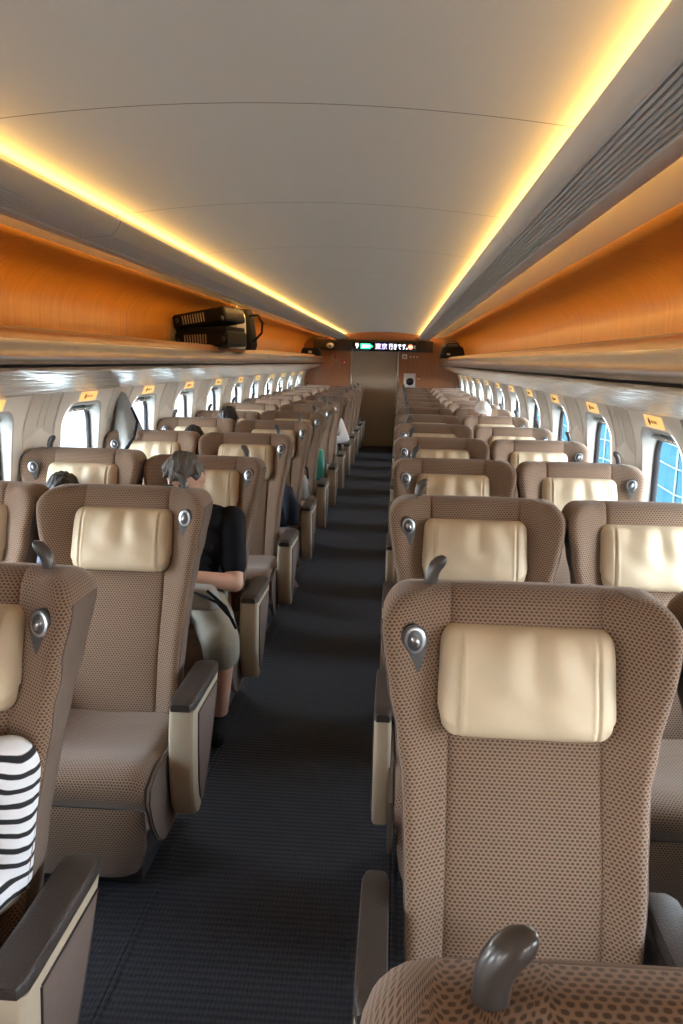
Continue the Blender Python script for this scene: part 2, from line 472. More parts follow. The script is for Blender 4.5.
def make_seat(s, centre_arm):
    """s = side (-1/+1 along x) that carries the speaker, the grab handle and the big outer armrest"""
    root = empty('train_seat')
    back = autosmooth(link('backrest', backrest_mesh(), ['knit_fabric', 'plain_cloth', 'back_shell'], root, loc=HINGE), 50)
    link('head_pillow', pillow_mesh(), 'cream_leather', back)
    # piping where the patterned face meets the plain side
    for sg in (-1, 1):
        bm = bmesh.new(); pts = []
        for k in range(28):
            h = .42+(1.10-.42)*k/27; w = lerp_tab(HW, h)
            pts.append(Vector((sg*(w+.0005), front_y(sg*w, h)+.001, h))-HINGE)
        tube(bm, pts, .0022, 6)
        link('piping', bm, 'inset_cloth', back)
    # reading speaker: drop shaped rim, chrome oval, dark slot
    p, tx, tz, nn = surf_frame(s*.230, 1.056)
    nn = (nn+Vector((0, -1.2, -.1))).normalized(); tx = (tx-nn*tx.dot(nn)).normalized(); tz = nn.cross(tx); tz = tz if tz.z > 0 else -tz; p = p+nn*.004
    bm = bmesh.new()
    def disc(ax, az, off0, off1, dz=0., drop=0., seg=28, bev=.002, mi=0, fill=True):
        rings = []
        for o, k in ((off0, 1.), (off1-bev*.5, 1.), (off1, .90)):
            ring = []
            for q in range(seg):
                a = 2*math.pi*q/seg; ca, sa = math.cos(a), math.sin(a)
                zz = az*sa - (drop*max(0, -sa)**3); xx = ax*ca*(1-.25*max(0, -sa)*(drop > 0))
                ring.append(bm.verts.new(p+tx*xx*k+tz*(zz*k+dz)+nn*o-HINGE))
            rings.append(ring)
        for A, B in zip(rings, rings[1:]):
            for q in range(seg):
                f = bm.faces.new((A[q], A[(q+1) % seg], B[(q+1) % seg], B[q])); f.material_index = mi
        f = bm.faces.new(rings[-1]); f.material_index = mi
        f = bm.faces.new(rings[0][::-1]); f.material_index = mi
    disc(.029, .037, -.016, .0055, 0, .026)
    autosmooth(link('speaker', bm, 'speaker_rim', back), 40)
    bm = bmesh.new(); disc(.0225, .0275, .002, .0085, .006)
    autosmooth(link('speaker_ring', bm, 'chrome', back), 40)
    bm = bmesh.new()
    disc(.0165, .0215, .006, .0092, .006)
    autosmooth(link('speaker_cone', bm, 'dark_metal', back), 40)
    bm = bmesh.new()
    ellipsoid(bm, p+tz*.004+nn*.009-HINGE, (.0085, .006, .013), 14, 10, rot=Matrix.Rotation(R(28*s), 3, 'Y').to_euler())
    link('speaker_knob', bm, 'chrome', back)
    # grab handle: stubby thumb shape leaning to the seat centre
    bm = bmesh.new(); hx = s*.194; dy = plane_y(1.15)+.040
    tab = [(0, 0, -.03, .0165), (0, 0, 0, .0165), (.001, 0, .015, .0168), (.005, 0, .030, .0172), (.012, -.001, .043, .0172),
           (.021, -.002, .053, .0160), (.029, -.003, .0585, .0125), (.0345, -.003, .060, .0075), (.0365, -.003, .0605, .003)]
    tube(bm, [Vector((hx-s*a*.85, dy+b_, 1.150+c_*.82))-HINGE for a, b_, c_, r in tab], [t[3]*.86 for t in tab], 18)
    link('grab_handle', bm, 'handle_plastic', back)
    # seat cushion with a waterfall front edge
    bm = bmesh.new()
    prof = [(-.16, .425), (-.20, .422), (-.28, .414), (-.36, .412), (-.44, .420), (-.50, .428), (-.55, .425), (-.585, .408), (-.602, .378), (-.600, .345), (-.585, .318), (-.565, .300)]
    nx = 16; rows = []
    for k in range(nx+1):
        u = -1+2*k/nx; drop = .018*max(0, abs(u)-.72)/.28; e = max(0, abs(u)-.86)/.14
        rows.append([bm.verts.new((u*.246, y+(.018*e*e if y < -.5 else 0), z-.02*e*e-.008*math.exp(-(u/.5)**2)*(z > .40))) for y, z in prof])
    for a, b in zip(rows, rows[1:]):
        for i in range(len(prof)-1): bm.faces.new((a[i], a[i+1], b[i+1], b[i]))
    for r, sg in ((rows[0], -1), (rows[-1], 1)):
        low = [bm.verts.new((v.co.x+sg*.006, v.co.y, max(.24, v.co.z-.13))) for v in r]
        for i in range(len(prof)-1):
            f = bm.faces.new((r[i], r[i+1], low[i+1], low[i])); f.material_index = 1
    grid_uv(bm, [list(q) for q in zip(*rows)])
    autosmooth(link('seat_cushion', bm, ['knit_fabric', 'plain_cloth'], root), 60)
    # side wings of the pan, plain cloth, hanging past the leg rest
    for sg in (-1, 1):
        bm = bmesh.new()
        pts = [(sg*.248, y, z) for y, z in ((-.12, .40), (-.30, .395), (-.50, .40), (-.575, .375), (-.585, .33), (-.555, .25), (-.50, .17), (-.44, .13), (-.37, .125), (-.12, .16))]
        prism(bm, pts, (sg*.016, 0, 0))
        bmesh.ops.recalc_face_normals(bm, faces=bm.faces[:])
        bmesh.ops.bevel(bm, geom=[e for e in bm.edges if abs(e.verts[0].co.x-e.verts[1].co.x) < 1e-5], offset=.005, segments=2, affect='EDGES')
        autosmooth(link('side_skirt', bm, 'plain_cloth', root), 40)
    # leg rest hanging under the front edge
    bm = bmesh.new()
    secs = [(.305, -.578, .236), (.285, -.582, .238), (.22, -.580, .236), (.14, -.566, .226), (.08, -.548, .208), (.055, -.53, .190), (.045, -.50, .17)]
    rows = []
    for z, y, w in secs:
        rows.append([bm.verts.new((u*w, y+.03*max(0, abs(u)-.8)/.2, z)) for u in [-1+2*k/12 for k in range(13)]])
    for a, b in zip(rows, rows[1:]):
        for i in range(12): bm.faces.new((a[i], a[i+1], b[i+1], b[i]))
    back_rows = [[bm.verts.new((v.co.x, -.49, v.co.z)) for v in (r[0], r[-1])] for r in rows]
    for (a, b), (c, d) in zip(zip(rows, back_rows), zip(rows[1:], back_rows[1:])):
        f = bm.faces.new((a[0], c[0], d[0], b[0])); f.material_index = 1
        f = bm.faces.new((a[-1], b[1], d[1], c[-1])); f.material_index = 1
    grid_uv(bm, rows)
    autosmooth(link('leg_rest', bm, ['knit_fabric', 'plain_cloth'], root), 50)
    # pedestal
    bm = bmesh.new(); box(bm, -.20, .20, -.47, -.08, 0, .06, .01); box(bm, -.17, .17, -.42, -.12, .06, .30, .01)
    autosmooth(link('pedestal', bm, 'dark_metal', root), 40)
    # outer armrest: tapering cream housing, cloth inset, dark pad
    x_in, x_out = ((s*.262, s*.314) if s < 0 else (s*.268, s*.346)) if centre_arm else (s*.266, s*.306)
    def arm(xa, xb, pad_z=.567, big=True, nm='armrest'):
        lo, hi = min(xa, xb), max(xa, xb); mid = (xa+xb)/2; hwid = (hi-lo)/2
        side = [(-.395, .535), (-.408, .47), (-.412, .38), (-.405, .29), (-.390, .22), (-.365, .180), (-.325, .165), (-.285, .180), (-.215, .245), (-.140, .34), (-.075, .44), (-.030, .535)]
        if not big: side = [(-.43, .50), (-.44, .42), (-.40, .34), (-.30, .30), (-.12, .30), (-.04, .50)]
        bm = bmesh.new(); prism(bm, [(lo, y, z) for y, z in side], (hi-lo, 0, 0))
        bmesh.ops.recalc_face_normals(bm, faces=bm.faces[:])
        es = [e for e in bm.edges if abs(e.verts[0].co.x-e.verts[1].co.x) < 1e-5 and (e.verts[0].co.z < .53 or e.verts[1].co.z < .53)]
        bmesh.ops.bevel(bm, geom=es, offset=.014, segments=3, affect='EDGES', profile=.5)
        a = autosmooth(link(nm, bm, 'cream_plastic' if big else 'dark_leather', root), 30)
        # pad
        bm = bmesh.new()
        L0, L1 = -.405, -.015
        n = 14; rows = []
        for k in range(n+1):
            t = k/n; y = L0+(L1-L0)*t
            e = max(0, .12-t)/.12; e2 = max(0, t-.88)/.12
            ww = (hwid+.0025)*(1-.30*(1-math.sqrt(max(0, 1-e*e)))-.30*(1-math.sqrt(max(0, 1-e2*e2))))
            top = pad_z+.004-.010*e*e-.010*e2*e2-.003*math.sin(math.pi*t)
            sec = [(-1, pad_z-.029), (-1, pad_z-.010), (-.90, top-.003), (-.6, top), (0, top+.001), (.6, top), (.90, top-.003), (1, pad_z-.010), (1, pad_z-.029)]
            rows.append([bm.verts.new((mid+u*ww, y, min(z, top) if abs(u) < 1 else z)) for u, z in sec])
        for A, B in zip(rows, rows[1:]):
            for i in range(8): bm.faces.new((A[i], A[i+1], B[i+1], B[i]))
            bm.faces.new((A[0], B[0], B[8], A[8]))
        bm.faces.new(rows[0]); bm.faces.new(rows[-1][::-1])
        autosmooth(link('arm_pad', bm, 'dark_leather', a), 50)
        if big:
            ins = [(-.335, .508), (-.340, .40), (-.338, .29), (-.325, .225), (-.305, .195), (-.27, .215), (-.205, .285), (-.145, .37), (-.092, .455), (-.060, .508)]
            sg = 1 if xb > xa else -1
            bm = bmesh.new(); prism(bm, [(xb-sg*.002, y, z) for y, z in ins], (sg*.0045, 0, 0))
            bmesh.ops.recalc_face_normals(bm, faces=bm.faces[:])
            autosmooth(link('cloth_inset', bm, 'inset_cloth', a), 30)
            bm = bmesh.new()
            loop = [(xb+sg*.0012, y, z) for y, z in ins]; loop = loop+[loop[0]]
            tube(bm, loop, .0032, 6, cap=False)
            link('inset_groove', bm, 'dark_leather', a)
        return a
    arm(x_in, x_out)
    if centre_arm: arm(-s*.252, -s*.318, .555, False, 'centre_armrest')
    return root

def seat_x(side, where): return side*(.606 if where == 'aisle' else 1.197)
protos = {(-1, True): make_seat(-1, True), (1, False): make_seat(1, False), (1, True): make_seat(1, True), (-1, False): make_seat(-1, False)}
used = set()
ORD = ['first', 'second', 'third', 'fourth', 'fifth', 'sixth', 'seventh', 'eighth', 'ninth', 'tenth', 'eleventh', 'twelfth', 'thirteenth', 'fourteenth']
def ROW(r): return 1.582+PITCH*(r-1)
state = {('L', 'aisle', 1): 'beside the striped sleeve', ('L', 'aisle', 2): 'empty, with its whole cushion in view',
         ('L', 'aisle', 3): 'holding the man in black shirt', ('L', 'window', 3): 'holding the person with dark parted hair'}
recline = {('L', 'aisle', 3): 5, ('L', 'aisle', 5): 1.5, ('R', 'window', 7): -1, ('L', 'aisle', 4): 1.5, ('L', 'window', 6): 3, ('R', 'window', 5): 2, ('L', 'aisle', 8): 3, ('R', 'aisle', 6): 1, ('L', 'window', 4): 1, ('R', 'window', 9): 4}
PRO = {}
for side, sn in ((1, 'R'), (-1, 'L')):
    for where in ('aisle', 'window'):
        for r in range(0, 14):
            if r == 0 and (sn == 'L' or where == 'window'): continue
            if r == 1 and sn == 'L' and where == 'window': continue
            s = -side if where == 'aisle' else side
            key = (s, where == 'aisle')
            if key in used: o = copy_tree(protos[key])
            else:
                o = protos[key]; used.add(key)
                # register the children before any copies exist
                def reg(q):
                    KIDS[q.name] = children(q)
                    for ch in KIDS[q.name]: reg(ch)
                reg(o)
            o.location = (seat_x(side, where), ROW(r), 0)
            rc = recline.get((sn, where, r), 0)
            PRO[(sn, where, r)] = o
            if rc:
                for ch in children(o):
                    if ch.name.startswith('backrest'): ch.rotation_euler = (-R(rc), 0, 0)
            sd = 'right' if sn == 'R' else 'left'
            oi = r if sn == 'R' else r-1
            if where == 'window' and sn == 'R': oi = r-1
            if where == 'window' and sn == 'L': oi = r-2
            k = (sn, where, r)
            if k == ('R', 'aisle', 0): lab = 'brown knit seat at the bottom edge, only its top and grab handle showing'
            elif k == ('R', 'aisle', 1): lab = 'large brown knit aisle seat with cream pillow, wholly facing the camera'
            elif k in state: lab = 'brown knit %s seat %s of the aisle %s' % (where, sd, state[k])
            elif r == 13: lab = 'brown knit %s seat %s of the aisle, in the last row by the end wall' % (where, sd)
            else: lab = 'brown knit seat, %s from the camera in the column by the %s %s' % (ORD[oi], sd, where)
            tag(o, lab, 'seat', 'seats in the column by the %s %s' % (sd, where))

# ------------------------------------------------------------------ carriage shell
Z0 = 1.6   # camera height
WP = [(.0, 1.514), (.90, 1.514), (1.10, 1.503), (1.25, 1.478), (1.34, 1.450), (1.40, 1.425), (1.44, 1.405)]
def wall_x(z):
    if z <= WP[0][0]: return WP[0][1]
    for (a, fa), (b, fb) in zip(WP, WP[1:]):
        if z <= b: return fa+(fb-fa)*(z-a)/(b-a)
    return WP[-1][1]
WIN_W, WIN_H, WIN_ZC = .565, .60, 1.035
for side, nm, wy0 in ((1, 'right', 3.68), (-1, 'left', 3.52)):
    bm = bmesh.new()
    k0 = -5; k1 = 10
    for k in range(k0, k1+1):
        yc = wy0+PITCH*k
        ya, yb_ = yc-PITCH/2, yc+PITCH/2
        ya = max(ya, Y_BACK); yb_ = min(yb_, Y_END) if k < k1 else Y_END
        if yc-WIN_W/2 < Y_BACK: continue
        # face ring around the rounded opening
        hole = rrect(WIN_W, WIN_H, .12, 8); m_ = len(hole)
        inner = [bm.verts.new((side*wall_x(WIN_ZC+v), yc+u, WIN_ZC+v)) for u, v in hole]
        zt, zb = 1.42, 0.
        outer = []
        for u, v in hole:
            # project outwards on the cell rectangle
            du = (yb_-yc) if u > 0 else (yc-ya); dv = (zt-WIN_ZC) if v > 0 else (WIN_ZC-zb)
            su = abs(u)/(WIN_W/2); sv = abs(v)/(WIN_H/2)
            mx_ = max(su, sv); pu, pv = su/mx_, sv/mx_
            outer.append(bm.verts.new((0, yc+math.copysign(pu*du, u), WIN_ZC+math.copysign(pv*dv, v))))
        levels = [inner]
        for t in (.25, .5, .75, 1.):
            ring = []
            for a, o_ in zip(inner, outer):
                y = a.co.y+(o_.co.y-a.co.y)*t; z = a.co.z+(o_.co.z-a.co.z)*t
                ring.append(bm.verts.new((side*wall_x(z), y, z)))
            levels.append(ring)
        for o_ in outer: bm.verts.remove(o_)
        for A, B in zip(levels, levels[1:]):
            for i in range(m_): bm.faces.new((A[i], A[(i+1) % m_], B[(i+1) % m_], B[i]))
    link('wall_'+nm, bm, 'wall_panel', smooth=False)['kind'] = 'structure'
    # windows: funnel reveal, inner frame, gasket, pane
    cnt = 0
    for k in range(k0, k1+1):
        yc = wy0+PITCH*k
        if yc-WIN_W/2 < Y_BACK or yc+WIN_W/2 > Y_END: continue
        cnt += 1
        w = empty('window_%d' % (cnt+(20 if side > 0 else 0)), (0, 0, 0)); w['kind'] = 'structure'
        bm = bmesh.new()
        def ring(ww, hh, r, x, wall=False):
            return [bm.verts.new((side*((wall_x(WIN_ZC+v) if wall else 0)+x), yc+u, WIN_ZC+v)) for u, v in rrect(ww, hh, r, 8)]
        rs = [ring(WIN_W+.012, WIN_H+.012, .125, -.006, True), ring(WIN_W-.012, WIN_H-.012, .115, -.006, True), ring(WIN_W-.028, WIN_H-.028, .11, .010, True), ring(.522, .557, .105, 1.530), ring(.514, .549, .10, 1.531)]
        for A, B in zip(rs, rs[1:]):
            for i in range(len(A)): bm.faces.new((A[i], A[(i+1) % len(A)], B[(i+1) % len(A)], B[i]))
        autosmooth(link('window_frame', bm, 'window_frame_paint', w, recalc=False), 50)
        bm = bmesh.new()
        rs = [ring(.518, .553, .103, 1.5305), ring(.506, .541, .097, 1.527), ring(.492, .527, .09, 1.532), ring(.492, .527, .09, 1.552)]
        for A, B in zip(rs, rs[1:]):
            for i in range(len(A)): bm.faces.new((A[i], A[(i+1) % len(A)], B[(i+1) % len(A)], B[i]))
        link('gasket', bm, 'black_rubber', w, recalc=False)
        bm = bmesh.new(); a = ring(.498, .533, .09, 1.541); bm.faces.new(a)
        link('window_glass', bm, 'window_glass', w, smooth=False)
        # roller blind housing line at the top of the reveal
        bm = bmesh.new(); box(bm, min(side*1.49, side*1.526), max(side*1.49, side*1.526), yc-.21, yc+.21, WIN_ZC+.250, WIN_ZC+.266, .005)
        link('blind_bar', bm, 'door_edge', w)
        # portal for the sky light
        ld = bpy.data.lights.new('window_portal', 'AREA'); ld.shape = 'RECTANGLE'; ld.size = .5; ld.size_y = .5; ld.cycles.is_portal = True
        lo = bpy.data.objects.new('window_portal', ld); COL.objects.link(lo)
        lo.location = (side*1.615, yc, WIN_ZC); lo.rotation_euler = (0, side*R(90), 0)
        # seat number plate; lamp light from under the rack put in as its glow
        t = empty('seat_number_sign', (0, 0, 0))
        z1, z2 = 1.346, 1.396
        xa, xb = wall_x(z1), wall_x(z2)
        bm = bmesh.new()
        q = [(side*(xa-.004), yc-.125, z1), (side*(xa-.004), yc+.125, z1), (side*(xb-.004), yc+.125, z2), (side*(xb-.004), yc-.125, z2)]
        prism(bm, q, (side*.006, 0, 0))
        link('plate', bm, 'sign_glow', t, smooth=False)
        bm = bmesh.new()
        def on(yy, zz, ex=.0055): return Vector((side*(wall_x(zz)-ex), yy, zz))
        # round symbol and a row of strokes for the seat letters
        dirn = -side      # reading direction, seen from the cabin
        ring_pts = [on(yc+dirn*(-.055)+.012*math.cos(R(a)), 1.371+.015*math.sin(R(a))) for a in range(0, 361, 30)]
        tube(bm, ring_pts, .0016, 5, cap=False)
        tube(bm, [on(yc+dirn*(-.055), 1.364), on(yc+dirn*(-.055), 1.378)], .002, 5)
        for j, off in enumerate((-.022, -.004, .014, .032, .050)):
            yy = yc+dirn*off
            if j in (1, 3): tube(bm, [on(yy-.005, 1.364), on(yy, 1.378), on(yy+.005, 1.364)], .0008, 5)
            else:
                tube(bm, [on(yy-.005, 1.364), on(yy-.005, 1.378), on(yy+.005, 1.378), on(yy+.005, 1.364)], .0008, 5)
        link('lettering', bm, 'sign_print', t)
        tag(t, 'lit seat number sign over the %s window, %s of its row from the camera' % (nm, ORD[max(0, min(13, k - (0 if side > 0 else -1)))]) if k >= -1 else 'lit seat number sign over a %s window beside the camera' % nm,
            'sign', 'seat number signs over the %s windows' % nm)
    # pillar strips between the windows
    tn = 0
    for k in range(k0, k1+1):
        yc = wy0+PITCH*(k+.5)
        if yc-.2 < Y_BACK or yc+.2 > Y_END: continue
        tn += 1
        zs = [0, .3, .6, .9, 1.0, 1.1, 1.2, 1.25, 1.3, 1.34, 1.38, 1.415]
        bm = bmesh.new()
        for (a, b_, d) in ((-.185, -.175, .010), (-.165, -.045, .006), (-.035, .035, .006), (.045, .165, .006), (.175, .185, .010)):
            L = [bm.verts.new((side*(wall_x(z)-d), yc+a, z)) for z in zs]; Rr = [bm.verts.new((side*(wall_x(z)-d), yc+b_, z)) for z in zs]
            L2 = [bm.verts.new((side*(wall_x(z)+.004), yc+a, z)) for z in zs]; R2 = [bm.verts.new((side*(wall_x(z)+.004), yc+b_, z)) for z in zs]
            for i in range(len(zs)-1):
                bm.faces.new((L[i], L[i+1], Rr[i+1], Rr[i])); bm.faces.new((L[i], L2[i], L2[i+1], L[i+1])); bm.faces.new((Rr[i], Rr[i+1], R2[i+1], R2[i]))
        link('trim_%d' % (tn+(20 if side > 0 else 0)), bm, 'pillar_panel', smooth=False)['kind'] = 'structure'

def mirror(pts, side): return [(side*x, z) for x, z in pts]
# floor, with seat rails
bm = bmesh.new(); vs = [bm.verts.new(p) for p in ((-1.6, Y_BACK, 0), (1.6, Y_BACK, 0), (1.6, Y_END+.2, 0), (-1.6, Y_END+.2, 0))]; bm.faces.new(vs)
link('floor', bm, 'carpet', smooth=False)['kind'] = 'structure'
for i, x in enumerate((-.360, .360)):
    bm = bmesh.new(); extrude_profile(bm, [(x-.014, 0), (x-.012, .003), (x-.004, .003), (x-.002, .0005), (x+.002, .0005), (x+.004, .003), (x+.012, .003), (x+.014, 0)], Y_BACK, Y_END)
    link('trim_%d' % (50+i), bm, 'carpet', smooth=False)['kind'] = 'structure'
# ceiling arch
bm = bmesh.new()
pts = [(x, Z0+.556-.10*x*x) for x in [-.715+1.43*i/28 for i in range(29)]]
e = pts[-1]; pts = [(-e[0], e[1]-.012)]+pts+[(e[0], e[1]-.012)]
extrude_profile(bm, pts, Y_BACK, Y_END)
autosmooth(link('ceiling', bm, 'ceiling_seamed'), 40)['kind'] = 'structure'
for side, nm in ((1, 'right'), (-1, 'left')):
    # air duct beam: lip, plain face, ribbed underside
    pr = [(.745, .440), (.70, .460), (.676, .474), (.669, .474), (.667, .468), (.672, .452), (.690, .430), (.702, .420)]
    x = .700
    while x < .808:
        q_ = .4185-(x-.70)*.09
        pr += [(x, q_), (x+.0075, q_-.0005), (x+.0080, q_+.010), (x+.0130, q_+.010)]
        x += .0138
    pr += [(.815, .406), (.850, .402), (.868, .408), (.873, .420), (.868, .425), (.78, .425), (.745, .440)]
    bm = bmesh.new(); extrude_profile(bm, [(side*a, Z0+b_) for a, b_ in pr], Y_BACK, Y_END)
    o = autosmooth(link('ceiling_beam', bm, 'beam_seamed'), 25)
    tag(o, 'long grey ribbed ceiling beam hiding a warm light strip, %s of the aisle' % nm, 'ceiling beam', 'ribbed light beams along the ceiling')
    o['kind'] = 'structure'; o.name = 'trim_%d' % (60+(side > 0))
    del o['group']; del o['category']; del o['label']
    # light strips
    y0s = Y_BACK
    t = empty('cove_light')
    nseg = 0; y = Y_BACK+.02
    while y < Y_END-.1:
        bm = bmesh.new(); y2 = min(y+PITCH-.012, Y_END-.02)
        x0_, x1_ = sorted((side*.722, side*.734)); box(bm, x0_, x1_, y, y2, Z0+.458, Z0+.499)
        link('light_tube', bm, 'cove_lamp', t, smooth=False); y += PITCH
    tag(t, 'warm yellow light strip between ceiling and %s ribbed beam' % nm, 'light', 'warm light strips')
    t = empty('cove_light'); y = Y_BACK+.02
    while y < Y_END-.1:
        bm = bmesh.new(); y2 = min(y+PITCH-.05, Y_END-.02)
        x0_, x1_ = sorted((side*.835, side*.862)); box(bm, x0_, x1_, y, y2, Z0+.427, Z0+.433)
        link('light_tube', bm, 'soffit_lamp', t, smooth=False); y += PITCH
    tag(t, 'warm light strip over the %s luggage rack, behind the beam' % nm, 'light', 'warm light strips')
    # soffit over the rack, wood lining
    bm = bmesh.new(); extrude_profile(bm, [(side*a, Z0+b_) for a, b_ in ((.74, .52), (.75, .486), (.80, .484), (.86, .482), (.98, .470), (1.09, .449))], Y_BACK, Y_END)
    autosmooth(link('trim_%d' % (70+(side > 0)), bm, 'soffit_paint'), 60)['kind'] = 'structure'
    bm = bmesh.new(); wp = [(1.088, .4495), (1.092, .445), (1.15, .436), (1.25, .437)]
    extrude_profile(bm, [(side*a, Z0+b_) for a, b_ in wp], Y_BACK, Y_END)
    wp2 = [(1.2502, .4370)]
    for k in range(13):
        a = R(90*k/12); wp2.append((1.254+.236*math.sin(a), .240+.197*math.cos(a)))
    wp2 += [(1.488, .15), (1.482, .07)]
    extrude_profile(bm, [(side*a, Z0+b_) for a, b_ in wp2], Y_BACK, Y_END)
    autosmooth(link('trim_%d' % (80+(side > 0)), bm, 'orange_wood'), 45)['kind'] = 'structure'
    # luggage rack
    rk = empty('luggage_rack', (0, 0, 0))
    bm = bmesh.new()
    top = [(1.485, .078), (1.20, .078), (1.18, .082), (1.165, .092), (1.150, .098), (1.134, .095)]
    extrude_profile(bm, [(side*a, Z0+b_) for a, b_ in top], Y_BACK, Y_END-.25)
    autosmooth(link('shelf', bm, 'brown_wood', rk), 60)
    bm = bmesh.new()
    extrude_profile(bm, [(side*a, Z0+b_) for a, b_ in ((1.166, .086), (1.160, .100), (1.148, .104), (1.136, .102), (1.132, .096))], Y_BACK, Y_END-.25)
    link('edge_trim', bm, 'rack_trim', rk)
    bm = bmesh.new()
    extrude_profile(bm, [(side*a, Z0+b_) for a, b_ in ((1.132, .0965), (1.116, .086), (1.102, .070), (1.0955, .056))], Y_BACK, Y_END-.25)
    link('wood_reflection_band', bm, 'brown_wood', rk)  # reflection of the wood lining on the lip, put in as a brown strip
    bm = bmesh.new()
    face = [(1.134, .095), (1.118, .085), (1.104, .070), (1.0955, .056), (1.088, .036), (1.083, .016), (1.080, -.004), (1.080, -.020), (1.084, -.034), (1.090, -.040), (1.100, -.042)]
    extrude_profile(bm, [(side*a, Z0+b_) for a, b_ in face], Y_BACK, Y_END-.25, ny=1)
    link('front_rail', bm, 'rack_metal', rk)
    bm = bmesh.new()
    extrude_profile(bm, [(side*a, Z0+b_) for a, b_ in ((1.088, -.039), (1.112, -.041), (1.112, -.066), (1.100, -.060))], Y_BACK, Y_END-.25)
    link('vent_slot', bm, 'gap_black', rk, smooth=False)
    bm = bmesh.new()
    und = [(1.094, -.052), (1.098, -.062), (1.12, -.075), (1.16, -.092), (1.22, -.114), (1.28, -.136), (1.34, -.158), (1.385, -.176), (1.405, -.190), (1.425, -.196)]
    extrude_profile(bm, [(side*a, Z0+b_) for a, b_ in und], Y_BACK, Y_END)
    link('underside', bm, 'rack_underside', rk)
    bm = bmesh.new()
    cap = [(side*a, Y_END-.25, Z0+b_) for a, b_ in top+face[1:]+und[1:]+[(1.485, -.19)]]
    prism(bm, cap, (0, .02, 0)); link('end_cap', bm, 'brown_wood', rk, smooth=False)
    tag(rk, 'brushed metal luggage rack running above the %s windows' % nm, 'luggage rack')
# outer roof shell keeps daylight out of the lining
bm = bmesh.new(); extrude_profile(bm, [(-1.62, 1.44), (-1.62, 2.0), (-1.2, 2.3), (0, 2.42), (1.2, 2.3), (1.62, 2.0), (1.62, 1.44)], Y_BACK-.02, Y_END+.2)
link('ceiling_shell', bm, 'roof_shell', smooth=False)['kind'] = 'structure'
for s in (-1, 1):
    bm = bmesh.new(); x0_, x1_ = sorted((s*1.43, s*1.63)); box(bm, x0_, x1_, Y_BACK-.02, Y_END+.02, 1.40, 1.43)
    link('trim_%d' % (90+(s > 0)), bm, 'roof_shell', smooth=False)['kind'] = 'structure'
# back wall, behind the camera
bm = bmesh.new(); box(bm, -1.62, 1.62, Y_BACK-.06, Y_BACK, 0, 2.42)
link('wall_back', bm, 'brown_wood', smooth=False)['kind'] = 'structure'
# end wall with door
DX0, DX1, DZ = -.590, .325, 1.800
bm = bmesh.new()
box(bm, -1.62, DX0, Y_END, Y_END+.08, 0, 2.42); box(bm, DX1, 1.62, Y_END, Y_END+.08, 0, 2.42); box(bm, DX0, DX1, Y_END, Y_END+.08, DZ, 2.42)
link('wall_end', bm, 'brown_wood', smooth=False)['kind'] = 'structure'
d = empty('door_1'); d['kind'] = 'structure'
bm = bmesh.new(); box(bm, DX0, DX1, Y_END+.03, Y_END+.07, 0, DZ); link('door_panel', bm, 'door_paint', d, smooth=False)
bm = bmesh.new(); box(bm, DX0, DX0+.025, Y_END-.012, Y_END+.03, 0, DZ, .003); box(bm, DX1-.03, DX1, Y_END-.012, Y_END+.03, 0, DZ, .003); link('door_frame', bm, 'door_edge', d, smooth=False)
bm = bmesh.new(); box(bm, DX1-.06, DX1-.045, Y_END+.012, Y_END+.03, .85, 1.15, .004); link('door_handle', bm, 'door_edge', d)
# header housing and display
bm = bmesh.new(); box(bm, -1.30, .95, Y_END-.10, Y_END, Z0+.195, Z0+.405, .02)
o = autosmooth(link('header_housing', bm, 'end_housing'), 40)
tag(o, 'dark brown housing over the door at the end of the carriage', 'housing')
t = empty('information_display', (0, 0, 0))
bm = bmesh.new(); box(bm, -.565, .640, Y_END-.125, Y_END-.095, Z0+.205, Z0+.365, .008); link('screen', bm, 'black_glass', t)
def text_mesh(name, s, size, loc, mat, parent, ext=.003, xs=1.):
    c = bpy.data.curves.new(name, 'FONT'); c.body = s; c.size = size; c.extrude = ext; c.offset = .0005*size/.1
    tmp = bpy.data.objects.new(name+'_tmp', c); COL.objects.link(tmp)
    me = bpy.data.meshes.new_from_object(tmp.evaluated_get(bpy.context.evaluated_depsgraph_get()))
    bpy.data.objects.remove(tmp); bpy.data.curves.remove(c)
    me.transform(Matrix.Translation(loc) @ Matrix.Rotation(R(90), 4, 'X') @ Matrix.Diagonal((xs, 1, 1, 1)))
    me.materials.clear(); me.materials.append(MAT[mat])
    o = bpy.data.objects.new(name, me); COL.objects.link(o); o.parent = parent
    return o
YD = Y_END-.128
text_mesh('lettering', '9', .135, (-.505, YD, Z0+.245), 'led_white', t)
bm = bmesh.new(); prism(bm, [(-.405, YD, Z0+.235), (-.225, YD, Z0+.235), (-.170, YD, Z0+.285), (-.225, YD, Z0+.335), (-.405, YD, Z0+.335)], (0, .004, 0)); link('route_symbol', bm, 'led_green', t, smooth=False)
bm = bmesh.new(); prism(bm, [(-.38, YD-.001, Z0+.262), (-.25, YD-.001, Z0+.262), (-.22, YD-.001, Z0+.285), (-.25, YD-.001, Z0+.308), (-.38, YD-.001, Z0+.308)], (0, .001, 0)); link('route_symbol', bm, 'led_white', t, smooth=False)
text_mesh('lettering', '東京', .118, (-.135, YD, Z0+.244), 'led_violet', t)
text_mesh('lettering', '行きです。', .118, (.125, YD, Z0+.244), 'led_white', t, xs=.68)
bm = bmesh.new()
ellipsoid(bm, (.545-.015, YD, Z0+.285), (.047, .004, .047), 24, 12); link('no_smoking_symbol', bm, 'led_orange', t)
bm = bmesh.new(); box(bm, .502, .558, YD-.008, YD-.004, Z0+.281, Z0+.291); link('no_smoking_symbol', bm, 'led_white', t, smooth=False)
bm = bmesh.new()
